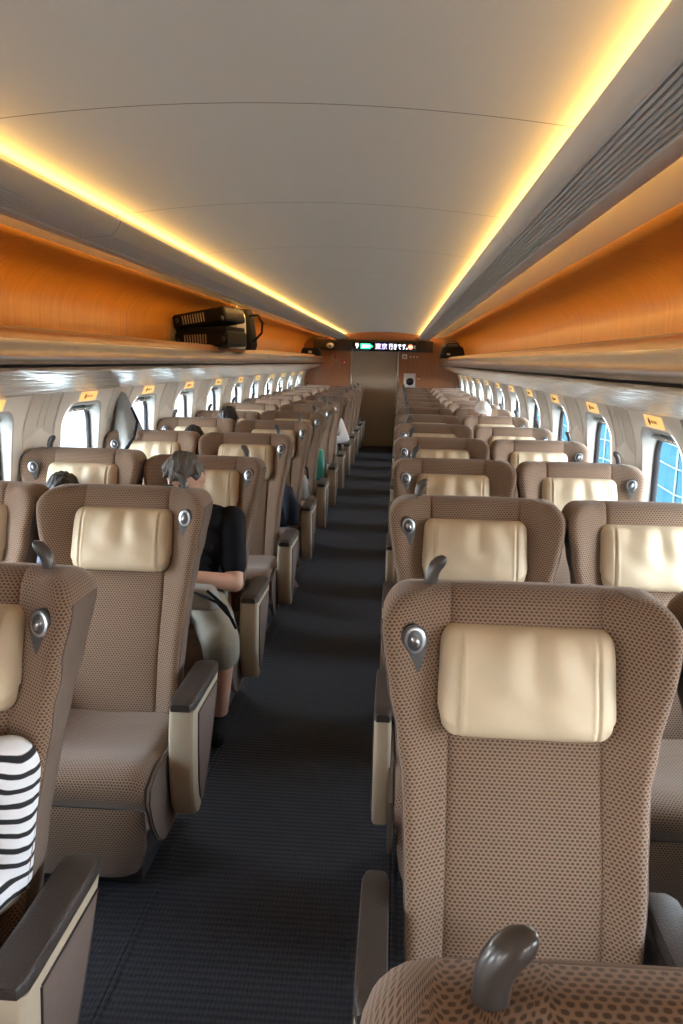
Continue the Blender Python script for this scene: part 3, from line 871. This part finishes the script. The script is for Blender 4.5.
for a in (.592, .604, .616): box(bm, a, a+.007, YD-.002, YD+.004, Z0+.255, Z0+.315)
link('lettering', bm, 'led_dim', t, smooth=False)
tag(t, 'black electronic display with lit Japanese destination text above the end door', 'display')
# fittings on the end wall
def fit(name, x0, x1, z0, z1, mat, label, cat, yo=.02, parts=()):
    t = empty(name, ((x0+x1)/2, Y_END, (z0+z1)/2))
    bm = bmesh.new(); box(bm, -(x1-x0)/2, (x1-x0)/2, -yo, 0, -(z1-z0)/2, (z1-z0)/2, .004); link('plate', bm, mat, t, smooth=False)
    for pn, fn, pm in parts:
        bm = bmesh.new(); fn(bm); link(pn, bm, pm, t)
    return tag(t, label, cat)
fit('notice_plate', .38, .475, 1.665, 1.755, 'white_plastic', 'small pale square notice plate on the end wall right of the door', 'notice', parts=[('symbol', lambda bm: box(bm, -.03, .03, -.024, -.019, -.026, .026), 'door_paint')])
for i in range(3):
    fit('wall_button', .53+i*.062, .555+i*.062, 1.69, 1.72, 'white_plastic', 'tiny pale button on the end wall beside the notice plate, %s of three' % ('first', 'middle', 'last')[i], 'button')
fit('emergency_phone_panel', .425, .645, 1.11, 1.40, 'white_plastic', 'square white wall panel holding a round black device, right of the door', 'panel',
    parts=[('device', lambda bm: ellipsoid(bm, (.01, -.03, -.01), (.075, .03, .07), 20, 12), 'black_glass'), ('bracket', lambda bm: box(bm, -.04, .22, -.03, -.02, .035, .050, .003), 'door_edge')])
fit('red_alarm_plate', -.745, -.675, 1.54, 1.62, 'red_sign', 'small red plate on the end wall close to the door frame', 'sign', parts=[('symbol', lambda bm: box(bm, -.012, .012, -.024, -.019, -.02, .015), 'white_plastic')])
fit('service_hatch', -1.0, -.80, 1.45, 1.78, 'brown_wood', 'brown hatch with a red mark on the end wall left of the door', 'hatch', .015,
    parts=[('red_mark', lambda bm: box(bm, .0, .035, -.02, -.014, .04, .115), 'red_sign'), ('latch', lambda bm: box(bm, .02, .045, -.02, -.014, -.09, -.065), 'dark_metal')])
t = empty('ceiling_camera', (-.98, Y_END-.11, Z0+.285)); bm = bmesh.new(); ellipsoid(bm, (0, -.01, 0), (.07, .05, .05), 18, 12); link('cover', bm, 'white_plastic', t)
bm = bmesh.new(); ellipsoid(bm, (0, -.055, -.01), (.022, .02, .022), 12, 8); link('lens', bm, 'black_glass', t)
tag(t, 'pale domed fixture on the dark housing at the far left', 'camera')

# ------------------------------------------------------------------ people (one voxel-joined body surface each)
def capsule(bm, a, b, ra, rb, seg=14):
    a, b = Vector(a), Vector(b); d = b-a; L = d.length
    if L < 1e-6: ellipsoid(bm, a, (ra, ra, ra), seg, 8); return
    d.normalize(); ref = Vector((0, 0, 1)) if abs(d.z) < .9 else Vector((1, 0, 0))
    u = d.cross(ref).normalized(); v = d.cross(u)
    rings = []; st = []
    for k in range(1, 5): an = R(90*k/4); st.append((-ra*math.cos(an), ra*math.sin(an)))
    st[-1] = (0, ra)
    for k in range(0, 4): an = R(90*k/4); st.append((L+rb*math.sin(an), rb*math.cos(an)))
    for t, r in st:
        c = a+d*t; rings.append([bm.verts.new(c+u*r*math.cos(2*math.pi*q/seg)+v*r*math.sin(2*math.pi*q/seg)) for q in range(seg)])
    for A, B in zip(rings, rings[1:]):
        for q in range(seg): bm.faces.new((A[q], A[(q+1) % seg], B[(q+1) % seg], B[q]))
    p0 = bm.verts.new(a-d*ra); p1 = bm.verts.new(b+d*rb)
    for q in range(seg): bm.faces.new((p0, rings[0][(q+1) % seg], rings[0][q])); bm.faces.new((p1, rings[-1][q], rings[-1][(q+1) % seg]))
def fuse(name, bm, mat, parent, voxel=.008, smooth=3, fac=.5, loc=None):
    bmesh.ops.recalc_face_normals(bm, faces=bm.faces[:])
    me = bpy.data.meshes.new(name); bm.to_mesh(me); bm.free()
    tmp = bpy.data.objects.new('tmp', me); COL.objects.link(tmp)
    r = tmp.modifiers.new('r', 'REMESH'); r.mode = 'VOXEL'; r.voxel_size = voxel; r.use_smooth_shade = True
    s = tmp.modifiers.new('s', 'SMOOTH'); s.iterations = smooth; s.factor = fac
    dg = bpy.context.evaluated_depsgraph_get()
    m2 = bpy.data.meshes.new_from_object(tmp.evaluated_get(dg))
    bpy.data.objects.remove(tmp); bpy.data.meshes.remove(me)
    m2.materials.clear(); m2.materials.append(MAT[mat])
    for p in m2.polygons: p.use_smooth = True
    o = bpy.data.objects.new(name, m2); COL.objects.link(o); o.parent = parent
    if loc: o.location = loc
    return o
def hand(bm, w, d, palm_n, thumb_side, curl=.5, s=1.):
    """palm + four unequal curled fingers + thumb. w wrist, d pointing direction, palm_n palm normal"""
    w = Vector(w); d = Vector(d).normalized(); n = Vector(palm_n); n = (n-d*n.dot(d)).normalized(); x = d.cross(n)*thumb_side
    for k in (-1, -.33, .33, 1): capsule(bm, w+d*.015+x*.014*k, w+d*.078*s+x*.030*k, .014, .0125)
    for k, L in ((1, .070), (.36, .078), (-.3, .073), (-.95, .058)):
        p = w+d*.082*s+x*.031*k; dd = d.copy()
        for seg_, f in ((0, .45), (1, .32), (2, .23)):
            dd = (dd+n*curl*(.6+.5*seg_)).normalized(); q = p+dd*L*f; capsule(bm, p, q, .0088-.0006*seg_, .0082-.0006*seg_, 10); p = q
    p = w+d*.025+x*.028; dd = (d*.7+x*.75+n*.2).normalized(); q = p+dd*.042; capsule(bm, p, q, .012, .0105, 10)
    dd = (dd+d*.5+n*.3).normalized(); capsule(bm, q, q+dd*.030, .010, .0085, 10)
def person(loc, label, hair, shirt, trousers, head=(0, -.20, 1.10), pitch=20, yaw=0, shoulder_z=.86, lean=0., elbows=None, hands=None, knees=None, ankles=None,
           sleeve='short', shorts=False, voxel=.008, cap=False, shirt_fold=None):
    P = empty('person', loc); V = Vector
    hd = V(head); sh_y = -.10+lean*-1; neck0 = V((hd.x*.6, (sh_y+hd.y)/2-.005, shoulder_z+.03))
    hip = V((0, -.24, .50))
    chest = V((hd.x*.4, (hip.y+sh_y)/2+.02, (hip.z+shoulder_z)/2+.05)); top = V((hd.x*.5, sh_y, shoulder_z-.04))
    shs = {s: V((s*.185+hd.x*.4, sh_y, shoulder_z-.02)) for s in (-1, 1)}
    elbows = elbows or {s: V((s*.215, -.22, .60)) for s in (-1, 1)}
    hands = hands or {s: V((s*.08, -.46, .60)) for s in (-1, 1)}
    knees = knees or {s: V((s*.12, -.72, .48)) for s in (-1, 1)}
    ankles = ankles or {s: V((s*.13, -.76, .09)) for s in (-1, 1)}
    bm = bmesh.new()
    # torso
    for a, b_, ra, rb in ((hip+V((-.07, 0, 0)), hip+V((.07, 0, 0)), .115, .115), (hip+V((0, .01, .05)), chest, .12, .125), (chest+V((-.06, 0, 0)), chest+V((.06, 0, 0)), .105, .105),
                          (chest, top, .115, .10), (top+V((-.10, 0, .0)), top+V((.10, 0, 0)), .075, .075)):
        capsule(bm, a, b_, ra, rb, 18)
    capsule(bm, top+V((0, 0, .02)), neck0.lerp(hd, .5), .062, .054, 16)
    rot = (Matrix.Rotation(R(yaw), 3, 'Z') @ Matrix.Rotation(R(pitch), 3, 'X')).to_euler(); M = rot.to_matrix()
    def HP(x, y, z): return hd+M@V((x, y, z))
    def skull(p):
        q = p.copy()
        if q.z < 0: q.x *= 1+.35*q.z/.11; q.y *= (1+.18*q.z/.11)
        if q.y > 0: q.y *= 1.08
        for sx in (-1, 1):
            d2 = (q.x-sx*.032)**2+(q.z-.005)**2
            if q.y < 0: q.y += .012*math.exp(-d2/.00032)
        return q
    ellipsoid(bm, hd, (.076, .092, .115), 32, 24, rot, skull)
    capsule(bm, HP(0, -.086, .008), HP(0, -.112, -.026), .008, .0125, 10)       # nose
    capsule(bm, HP(-.012, -.104, -.028), HP(.012, -.104, -.028), .007, .007, 8)
    capsule(bm, HP(-.035, -.083, .027), HP(.035, -.083, .027), .010, .010, 10)   # brow
    capsule(bm, HP(-.018, -.088, -.056), HP(.018, -.088, -.056), .0065, .0065, 8)  # lips
    capsule(bm, HP(-.016, -.086, -.066), HP(.016, -.086, -.066), .0065, .0065, 8)
    capsule(bm, HP(-.010, -.074, -.095), HP(.010, -.074, -.095), .020, .020, 12)   # chin
    for sx in (-1, 1):
        capsule(bm, HP(sx*.055, -.01, -.065), HP(sx*.030, -.07, -.085), .018, .016, 10)  # jaw
        ellipsoid(bm, HP(sx*.079, .010, -.004), (.010, .020, .032), 14, 10, rot)       # ear
    for s in (-1, 1):
        capsule(bm, shs[s], elbows[s], .052, .042); 
        fo = hands[s]-elbows[s]; capsule(bm, elbows[s], hands[s], .043, .028)
        hand(bm, hands[s], fo, V((-s*.4, .1, -1)), -s if False else (1 if s < 0 else -1), .42)
        capsule(bm, hip+V((s*.085, 0, 0)), knees[s], .088, .062, 18)
        capsule(bm, knees[s], knees[s].lerp(ankles[s], .35), .058, .056, 16)
        capsule(bm, knees[s].lerp(ankles[s], .35), ankles[s], .056, .037, 16)
        capsule(bm, ankles[s]+V((0, .03, -.045)), ankles[s]+V((s*.02, -.15, -.055)), .034, .028, 14)
    fuse('body', bm, 'skin', P, voxel, 3)
    # eyes
    bm = bmesh.new()
    for sx in (-1, 1): ellipsoid(bm, HP(sx*.032, -.074, .004), (.013, .010, .008), 12, 8, rot)
    ey = link('eyes', bm, 'white_plastic', P)
    bm = bmesh.new()
    for sx in (-1, 1): ellipsoid(bm, HP(sx*.032, -.0815, .001), (.0058, .0036, .0058), 12, 8, rot)
    link('irises', bm, 'black_hair', ey)
    bm = bmesh.new()
    for sx in (-1, 1): capsule(bm, HP(sx*.032-.018, -.092, .027), HP(sx*.032+.016, -.092, .028), .0045, .0035, 8)
    link('eyebrows', bm, 'black_hair', P)
    # hair: cap of overlapping locks that stops above the brow and the ears
    bm = bmesh.new()
    if cap:
        def capf(p):
            q = p.copy()
            if q.z < .03: q.z = .03-(.03-q.z)*.06
            return q
        ellipsoid(bm, hd, (.088, .104, .130), 28, 20, rot, capf); capsule(bm, HP(-.04, -.10, .045), HP(.04, -.10, .045), .012, .012); ellipsoid(bm, HP(0, -.125, .038), (.065, .055, .008), 20, 8, rot)
        fuse('cap', bm, hair, P, .006, 2)
    else:
        rr = random.Random(len(label))
        def hairf(p):
            q = p.copy()
            lim = .052 if q.y < -.045 else (.012 if q.y < .03 else -.055)
            if q.z < lim: q.z = lim-(lim-q.z)*.04; q.x *= .9; q.y *= .9
            return q
        ellipsoid(bm, hd, (.084, .105, .126), 32, 24, rot, hairf)
        for k in range(46):
            a = rr.uniform(0, 2*math.pi); e = rr.uniform(.25, 1.2)
            x_, y_, z_ = .078*math.sin(e)*math.cos(a), .096*math.sin(e)*math.sin(a), .122*math.cos(e)
            if y_ < -.05 and z_ < .06: continue
            if z_ < .02 and y_ < .02: continue
            f = V((x_*.30+rr.uniform(-.015, .015), -.032, -.018)); capsule(bm, HP(x_, y_, z_), HP(x_, y_, z_)+M@f, .013, .006, 8)
        fuse('hair', bm, hair, P, .005, 2)
    # shirt
    bm = bmesh.new(); g = .014
    for a, b_, ra, rb in ((hip+V((-.06, 0, .03)), hip+V((.06, 0, .03)), .125, .125), (hip+V((0, .01, .06)), chest, .13+g, .128+g), (chest+V((-.06, 0, 0)), chest+V((.06, 0, 0)), .108+g, .108+g),
                          (chest, top, .118+g, .098+g), (top+V((-.10, 0, .0)), top+V((.10, 0, 0)), .076+g, .076+g)):
        capsule(bm, a, b_, ra, rb, 18)
    for s in (-1, 1):
        en = shs[s].lerp(elbows[s], .72) if sleeve == 'short' else elbows[s]
        capsule(bm, shs[s], en, .066, .060 if sleeve == 'short' else .058)
        if sleeve == 'long': capsule(bm, elbows[s], elbows[s].lerp(hands[s], .9), .057, .042)
    for k in range(5):   # soft folds round the waist
        zz = hip.z+.06+.05*k; capsule(bm, V((-.11, hip.y-.10+.012*k, zz+.01*(k % 2))), V((.11, hip.y-.11+.014*k, zz-.012*(k % 2))), .014, .016, 10)
    fuse('shirt', bm, shirt, P, voxel, 3)
    # trousers or shorts
    bm = bmesh.new()
    capsule(bm, hip+V((-.07, 0, -.01)), hip+V((.07, 0, -.01)), .130, .130, 18)
    for s in (-1, 1):
        if shorts:
            capsule(bm, hip+V((s*.085, 0, 0)), knees[s]+V((0, -.004, 0)), .102, .080, 18)
            capsule(bm, knees[s]+V((0, -.004, 0)), knees[s]+V((0, .015, -.055)), .080, .078, 18)
            capsule(bm, knees[s].lerp(hip, .5)+V((-.03, -.03, .05)), knees[s]+V((.01, -.04, .035)), .035, .03, 12)
            capsule(bm, knees[s].lerp(hip, .6)+V((.05, 0, .05)), knees[s]+V((.045, .0, .02)), .03, .028, 12)
        else:
            capsule(bm, hip+V((s*.085, 0, 0)), knees[s], .102, .078, 18); capsule(bm, knees[s], ankles[s]+V((0, 0, .02)), .076, .055, 18)
    fuse('shorts' if shorts else 'trousers', bm, trousers, P, voxel, 3)
    # shoes
    for s in (-1, 1):
        bm = bmesh.new(); a = ankles[s]
        capsule(bm, a+V((0, .035, -.045)), a+V((s*.02, -.15, -.052)), .043, .036, 14); capsule(bm, a+V((0, .01, -.01)), a+V((0, 0, -.03)), .044, .044)
        fuse('shoe', bm, 'black_shirt' if not cap else 'slate_cloth', P, .008, 2)
    tag(P, label, 'person')
    return P
V = Vector
LX = -.606; LW = -1.197
person((LX, ROW(3), 0), 'man with greying hair, black shirt and beige shorts looking down', 'grey_hair', 'black_shirt', 'beige_cotton',
       head=(.0, -.285, 1.075), pitch=32, yaw=-10, shoulder_z=.885, lean=.06,
       elbows={1: V((.225, -.30, .60)), -1: V((-.20, -.27, .60))}, hands={1: V((.06, -.44, .66)), -1: V((-.06, -.45, .63))},
       knees={1: V((.235, -.645, .445)), -1: V((-.12, -.70, .47))}, ankles={1: V((.21, -.56, .09)), -1: V((-.10, -.60, .09))}, shorts=True, voxel=.007)
person((LX, ROW(1), 0), 'person in a black and white striped long sleeved top at left edge', 'black_hair', 'striped_cotton', 'navy_cloth',
       head=(-.02, -.12, 1.04), pitch=8, shoulder_z=.80, lean=-.02, sleeve='long',
       elbows={1: V((.175, -.12, .56)), -1: V((-.20, -.16, .56))}, hands={1: V((.12, -.36, .56)), -1: V((-.08, -.40, .56))}, voxel=.007)
person((LW, ROW(3), 0), 'person with dark side parted hair sunk low in a window seat', 'black_hair', 'slate_cloth', 'navy_cloth', head=(-.03, -.13, .935), pitch=15, shoulder_z=.70, lean=.0,
       elbows={s: V((s*.2, -.22, .58)) for s in (-1, 1)}, voxel=.010)
person((LW, ROW(5), 0), 'person whose dark hair just shows above the fifth window seat', 'black_hair', 'grey_cloth', 'navy_cloth', head=(.02, -.12, .985), pitch=20, shoulder_z=.76, lean=.0, voxel=.012)
person((LW+.02, ROW(6)+.02, 0), 'person with black hair and pink forehead bowed over a window seat', 'black_hair', 'grey_cloth', 'navy_cloth', head=(.03, -.17, 1.075), pitch=38, shoulder_z=.86, voxel=.012)
person((1.197, ROW(7), 0), 'person wearing a pale rounded cap by the far right windows', 'white_cotton', 'grey_cloth', 'navy_cloth', head=(-.02, -.14, 1.115), pitch=10, shoulder_z=.88, cap=True, voxel=.012)
person((LX, ROW(9), 0), 'person in a white shirt whose sleeve hangs into the far aisle', 'grey_hair', 'white_cotton', 'beige_cotton', head=(-.02, -.14, 1.03), pitch=14, shoulder_z=.84,
       elbows={1: V((.275, -.28, .63)), -1: V((-.2, -.2, .6))}, sleeve='long', voxel=.012)

# ------------------------------------------------------------------ belongings
def bagbody(bm, w, d, h, r=.04, c=(0, 0, 0), top_scale=.85, sag=0.):
    n = 9; out = rrect(w, d, min(r, w/2.01, d/2.01), 5); rows = []
    for k in range(n+1):
        t = k/n; e = math.sin(math.pi*min(1, max(0, t)))**.35 if 0 < t < 1 else .80
        s = (1+(top_scale-1)*t)*(.93+.07*e if 0 < t < 1 else .86)
        rows.append([bm.verts.new((c[0]+x*s, c[1]+y*s+sag*math.sin(x*30+t*4)*.01, c[2]+h*t)) for x, y in out])
    for a, b_ in zip(rows, rows[1:]):
        for i in range(len(out)): bm.faces.new((a[i], a[(i+1) % len(out)], b_[(i+1) % len(out)], b_[i]))
    bm.faces.new(rows[0][::-1]); bm.faces.new(rows[-1])
RZ = Z0+.080
# suitcase lying end-on on the left rack
t = empty('suitcase', (-1.235, 6.60, RZ+.006), R(-5)); t.rotation_euler = (0, R(-3.5), R(-9))
for nm_, z0_, z1_ in (('lower_shell', .0, .120), ('upper_shell', .145, .262)):
    bm = bmesh.new(); box(bm, -.225, .225, 0, .46, z0_, z1_, .028, 4); sh = autosmooth(link(nm_, bm, 'case_shell', t), 50)
    if nm_ == 'upper_shell': sh.rotation_euler = (0, R(-6.5), 0); sh.location = (.016, 0, .022)
    bm = bmesh.new()
    for k in range(9):
        x = -.14+.022*k; box(bm, x, x+.010, -.004, .3, z0_+.025, z1_-.022, .003)
    link('ribs', bm, 'case_rib', sh)
bm = bmesh.new(); box(bm, -.212, .212, .012, .45, .112, .152, .006); link('zip_band', bm, 'canvas_black', t)
bm = bmesh.new()
for x in (-.19, .19):
    for z in (.05, .21): ellipsoid(bm, (x, -.012, z), (.016, .018, .022), 12, 8)
link('wheel', bm, 'black_rubber', t)
tag(t, 'black ribbed hard suitcase lying on the left luggage rack', 'suitcase')
t = empty('paper_bag', (-1.075, 7.24, RZ+.003), R(-8)); bm = bmesh.new(); bagbody(bm, .10, .26, .30, .02, top_scale=.9); link('bag_body', bm, 'paper_white', t)
bm = bmesh.new(); tube(bm, [(0, -.06, .29), (0, -.05, .34), (0, 0, .36), (0, .05, .34), (0, .06, .29)], .004, 8); link('handle', bm, 'paper_white', t)
tag(t, 'narrow off-white bag standing between suitcase and black backpack', 'bag')
t = empty('backpack', (-1.15, 7.72, RZ+.003), R(-10)); bm = bmesh.new(); bagbody(bm, .32, .30, .36, .08, top_scale=.72); link('bag_body', bm, 'canvas_black', t)
bm = bmesh.new(); tube(bm, [(.12, -.05, .30), (.20, -.05, .31), (.245, -.05, .24), (.24, -.05, .15), (.19, -.05, .10), (.15, -.05, .07)], .010, 8); link('strap', bm, 'canvas_black', t)
bm = bmesh.new(); tube(bm, [(-.05, 0, .35), (-.04, 0, .39), (.04, 0, .39), (.05, 0, .35)], .008, 8); link('handle', bm, 'canvas_black', t)
tag(t, 'black backpack with a looped strap on the left luggage rack', 'backpack')
for i, (x, y, w, d_, h, mt, lb) in enumerate(((1.19, 13.9, .42, .50, .19, 'canvas_black', 'bulging black travel bag at the far end of the right rack'), (1.20, 14.6, .36, .40, .24, 'slate_cloth', 'dark slate bag behind the travel bag on the right rack'))):
    t = empty('travel_bag', (x, y, RZ+.003)); bm = bmesh.new(); bagbody(bm, w, d_, h, .09, top_scale=.75); link('bag_body', bm, mt, t)
    bm = bmesh.new(); tube(bm, [(-.10, -.10, h-.02), (-.08, -.12, h+.05), (.08, -.12, h+.05), (.10, -.10, h-.02)], .010, 8); link('handle', bm, mt, t)
    bm = bmesh.new(); box(bm, -.10, -.05, -d_/2-.006, -d_/2+.05, .05, .08, .004); link('tag', bm, 'white_plastic', t)
    tag(t, lb, 'bag')
t = empty('travel_bag', (-1.20, 14.6, RZ+.003)); bm = bmesh.new(); bagbody(bm, .36, .36, .13, .06, top_scale=.8); link('bag_body', bm, 'canvas_black', t)
bm = bmesh.new(); box(bm, -.03, .03, -.19, -.15, .04, .08, .004); link('tag', bm, 'white_plastic', t)
tag(t, 'flat black bag at the far end of the left rack', 'bag')
# coat on a hook on the pillar
t = empty('coat', (-1.47, 5.24, 1.40))
bm = bmesh.new(); n = 15; m_ = 30; rows = []
for k in range(n+1):
    tt = k/n; z = -.03-.62*tt; rows.append([])
    hw = .015+.25*min(1, (tt*1.35))**.8; dp = .022+.105*min(1, tt*1.5)
    for q in range(m_):
        a = 2*math.pi*q/m_
        f = 1+.12*math.sin(5*a+2*tt)*tt
        rows[-1].append(bm.verts.new((.04+.085*tt+dp*math.cos(a)*f, .06*tt+hw*math.sin(a)*f, z-.02*tt*math.cos(3*a))))
for a, b_ in zip(rows, rows[1:]):
    for i in range(m_): bm.faces.new((a[i], a[(i+1) % m_], b_[(i+1) % m_], b_[i]))
bm.faces.new(rows[0]); bm.faces.new(rows[-1][::-1])
link('coat_cloth', bm, 'grey_cloth', t)
bm = bmesh.new(); tube(bm, [(.12, -.06, -.12), (.17, -.10, -.20), (.16, -.15, -.30), (.10, -.19, -.40)], [.006, .010, .008, .012], 8); link('drawcord', bm, 'black_shirt', t)
bm = bmesh.new(); tube(bm, [(.0, 0, .0), (.035, 0, -.01), (.045, 0, -.04)], .005, 8); link('hanging_loop', bm, 'dark_metal', t)
tag(t, 'grey coat hanging on the wall between two left windows', 'coat')
# bag on the man's lap and things in the left column
t = empty('waist_bag', (LX+.13, ROW(3)-.60, .575)); bm = bmesh.new(); bagbody(bm, .20, .12, .09, .04, top_scale=.7)
link('bag_body', bm, 'grey_cloth', t)
bm = bmesh.new(); tube(bm, [(.05, -.05, .085), (.13, -.06, .02), (.18, -.09, -.06)], [.007, .008, .006], 8); tube(bm, [(-.02, -.055, .085), (.10, -.08, .045), (.17, -.105, -.02)], .006, 8); link('strap', bm, 'black_shirt', t)
tag(t, 'grey bag with black straps on the lap of the man in black', 'bag')
t = empty('jacket', (LX, ROW(5)-.34, .43)); bm = bmesh.new(); bagbody(bm, .44, .34, .32, .12, top_scale=.7); link('jacket_cloth', bm, 'navy_cloth', t)
bm = bmesh.new(); tube(bm, [(.16, -.10, .25), (.215, -.2, .16), (.235, -.24, .04)], [.06, .055, .045], 12); link('sleeve', bm, 'navy_cloth', t)
tag(t, 'dark navy jacket piled on an aisle seat cushion', 'jacket')
t = empty('floor_bag', (LX+.12, ROW(5)-.86, .003)); bm = bmesh.new(); bagbody(bm, .26, .20, .34, .06, top_scale=.7); link('bag_body', bm, 'canvas_black', t)
bm = bmesh.new(); tube(bm, [(.12, -.02, .20), (.15, -.03, .17), (.19, -.05, .11)], [.012, .014, .014], 8, flat=.4); link('strap', bm, 'pale_strap', t)
tag(t, 'black bag on the floor with a pale strap end poking into the aisle', 'bag')
t = empty('handbag', (LX+.05, ROW(6)-.36, .43)); bm = bmesh.new(); bagbody(bm, .34, .18, .20, .06, top_scale=.75); link('bag_body', bm, 'grey_cloth', t)
bm = bmesh.new(); tube(bm, [(-.05, 0, .19), (-.03, 0, .28), (.06, 0, .30), (.13, 0, .26), (.14, 0, .17)], .010, 8); link('handle', bm, 'canvas_black', t)
tag(t, 'grey handbag with a black carrying loop on an aisle seat', 'handbag')
t = empty('shopping_bag', (LX+.10, ROW(7)-.34, .43)); bm = bmesh.new(); bagbody(bm, .26, .16, .30, .03, top_scale=.9); link('bag_body', bm, 'teal_plastic', t)
bm = bmesh.new(); tube(bm, [(-.05, 0, .29), (-.04, 0, .36), (.04, 0, .36), (.05, 0, .29)], .006, 8); link('handle', bm, 'white_plastic', t)
tag(t, 'teal shopping bag on an aisle seat further down the carriage', 'bag')

# ------------------------------------------------------------------ outside
bm = bmesh.new(); vs = [bm.verts.new(p) for p in ((-90, -60, -4), (90, -60, -4), (90, 140, -4), (-90, 140, -4))]; bm.faces.new(vs)
link('ground', bm, 'outside_ground', smooth=False)['kind'] = 'structure'
t = empty('station_building', (0, 0, 0)); bm = bmesh.new(); box(bm, 8, 12, -10, 60, -4, .10); link('facade', bm, 'blue_facade', t, smooth=False)
bm = bmesh.new()
for z in (-2.6, -1.75, -1.05, -.45, .06): 
    tube(bm, [(7.96, y, z+.05*math.sin(y*1.3)) for y in [-10+1.0*i for i in range(71)]], .022, 6)
for k in range(36): box(bm, 7.95, 7.99, -9+2.0*k, -8.93+2.0*k, -4, .08)
link('facade_lines', bm, 'facade_line', t)
tag(t, 'blue building with pale lines outside the right windows', 'building')
for i, (y0_, y1_, h_) in enumerate(((-8, 4, 1.1), (7, 16, 1.9), (19, 33, .9), (36, 60, 1.6))):
    t = empty('distant_building', (0, 0, 0)); bm = bmesh.new(); box(bm, -22, -16, y0_*1.6, y1_*1.6, -4, h_-1.2, .05); link('wall_block', bm, 'pale_concrete', t, smooth=False)
    bm = bmesh.new(); box(bm, -15.98, -15.9, y0_*1.6+.5, y1_*1.6-.5, -2.2, -1.4); link('window_band', bm, 'slate_band', t, smooth=False)
    tag(t, 'pale low building outside the left windows, %s along the track' % ORD[i], 'building', 'pale buildings outside the left windows')

# ------------------------------------------------------------------ sky
w = bpy.data.worlds.new('World'); sc.world = w; w.use_nodes = True; nt = w.node_tree
bg = nt.nodes['Background']
tc = N(nt, 'ShaderNodeTexCoord'); sp = N(nt, 'ShaderNodeSeparateXYZ'); nt.links.new(tc.outputs['Generated'], sp.inputs[0])
no = N(nt, 'ShaderNodeTexNoise'); no.inputs['Scale'].default_value = 5; no.inputs['Detail'].default_value = 5
nt.links.new(tc.outputs['Generated'], no.inputs['Vector'])
f = math_node(nt, 'ADD', math_node(nt, 'MULTIPLY', sp.outputs['Z'], .9), math_node(nt, 'MULTIPLY', math_node(nt, 'SUBTRACT', no.outputs['Fac'], .5), 1.2))
nt.links.new(ramp(nt, f, [(0, (1., .98, .95)), (.45, (.70, .83, .98))]), bg.inputs['Color'])
bg.inputs['Strength'].default_value = 29.

# ------------------------------------------------------------------ camera
cam = bpy.data.cameras.new('camera'); co = bpy.data.objects.new('camera', cam); COL.objects.link(co); sc.camera = co
cam.sensor_fit = 'VERTICAL'; cam.sensor_height = 24; cam.lens = 830/1024*24; cam.clip_start = .05; cam.clip_end = 300
yw, pt, rl = R(3.6846), R(10.3025), R(1.3)
fw = Vector((-math.sin(yw)*math.cos(pt), math.cos(yw)*math.cos(pt), -math.sin(pt)))
r_ = Vector((math.cos(yw), math.sin(yw), 0)); u_ = r_.cross(fw)
r2 = r_*math.cos(rl)+u_*math.sin(rl); u2 = -r_*math.sin(rl)+u_*math.cos(rl)
M = Matrix((r2, u2, -fw)).transposed().to_4x4(); M.translation = Vector((.330, 0, Z0)); co.matrix_world = M

sc.view_settings.view_transform = 'Standard'; sc.view_settings.look = 'None'; sc.view_settings.gamma = 1
sc.view_settings.use_curve_mapping = False; sc.view_settings.exposure = .0
sc.cycles.use_denoising = True; sc.cycles.max_bounces = 10; sc.cycles.diffuse_bounces = 6; sc.cycles.glossy_bounces = 4
sc.cycles.transparent_max_bounces = 8; sc.cycles.sample_clamp_indirect = 6; sc.cycles.use_light_tree = True
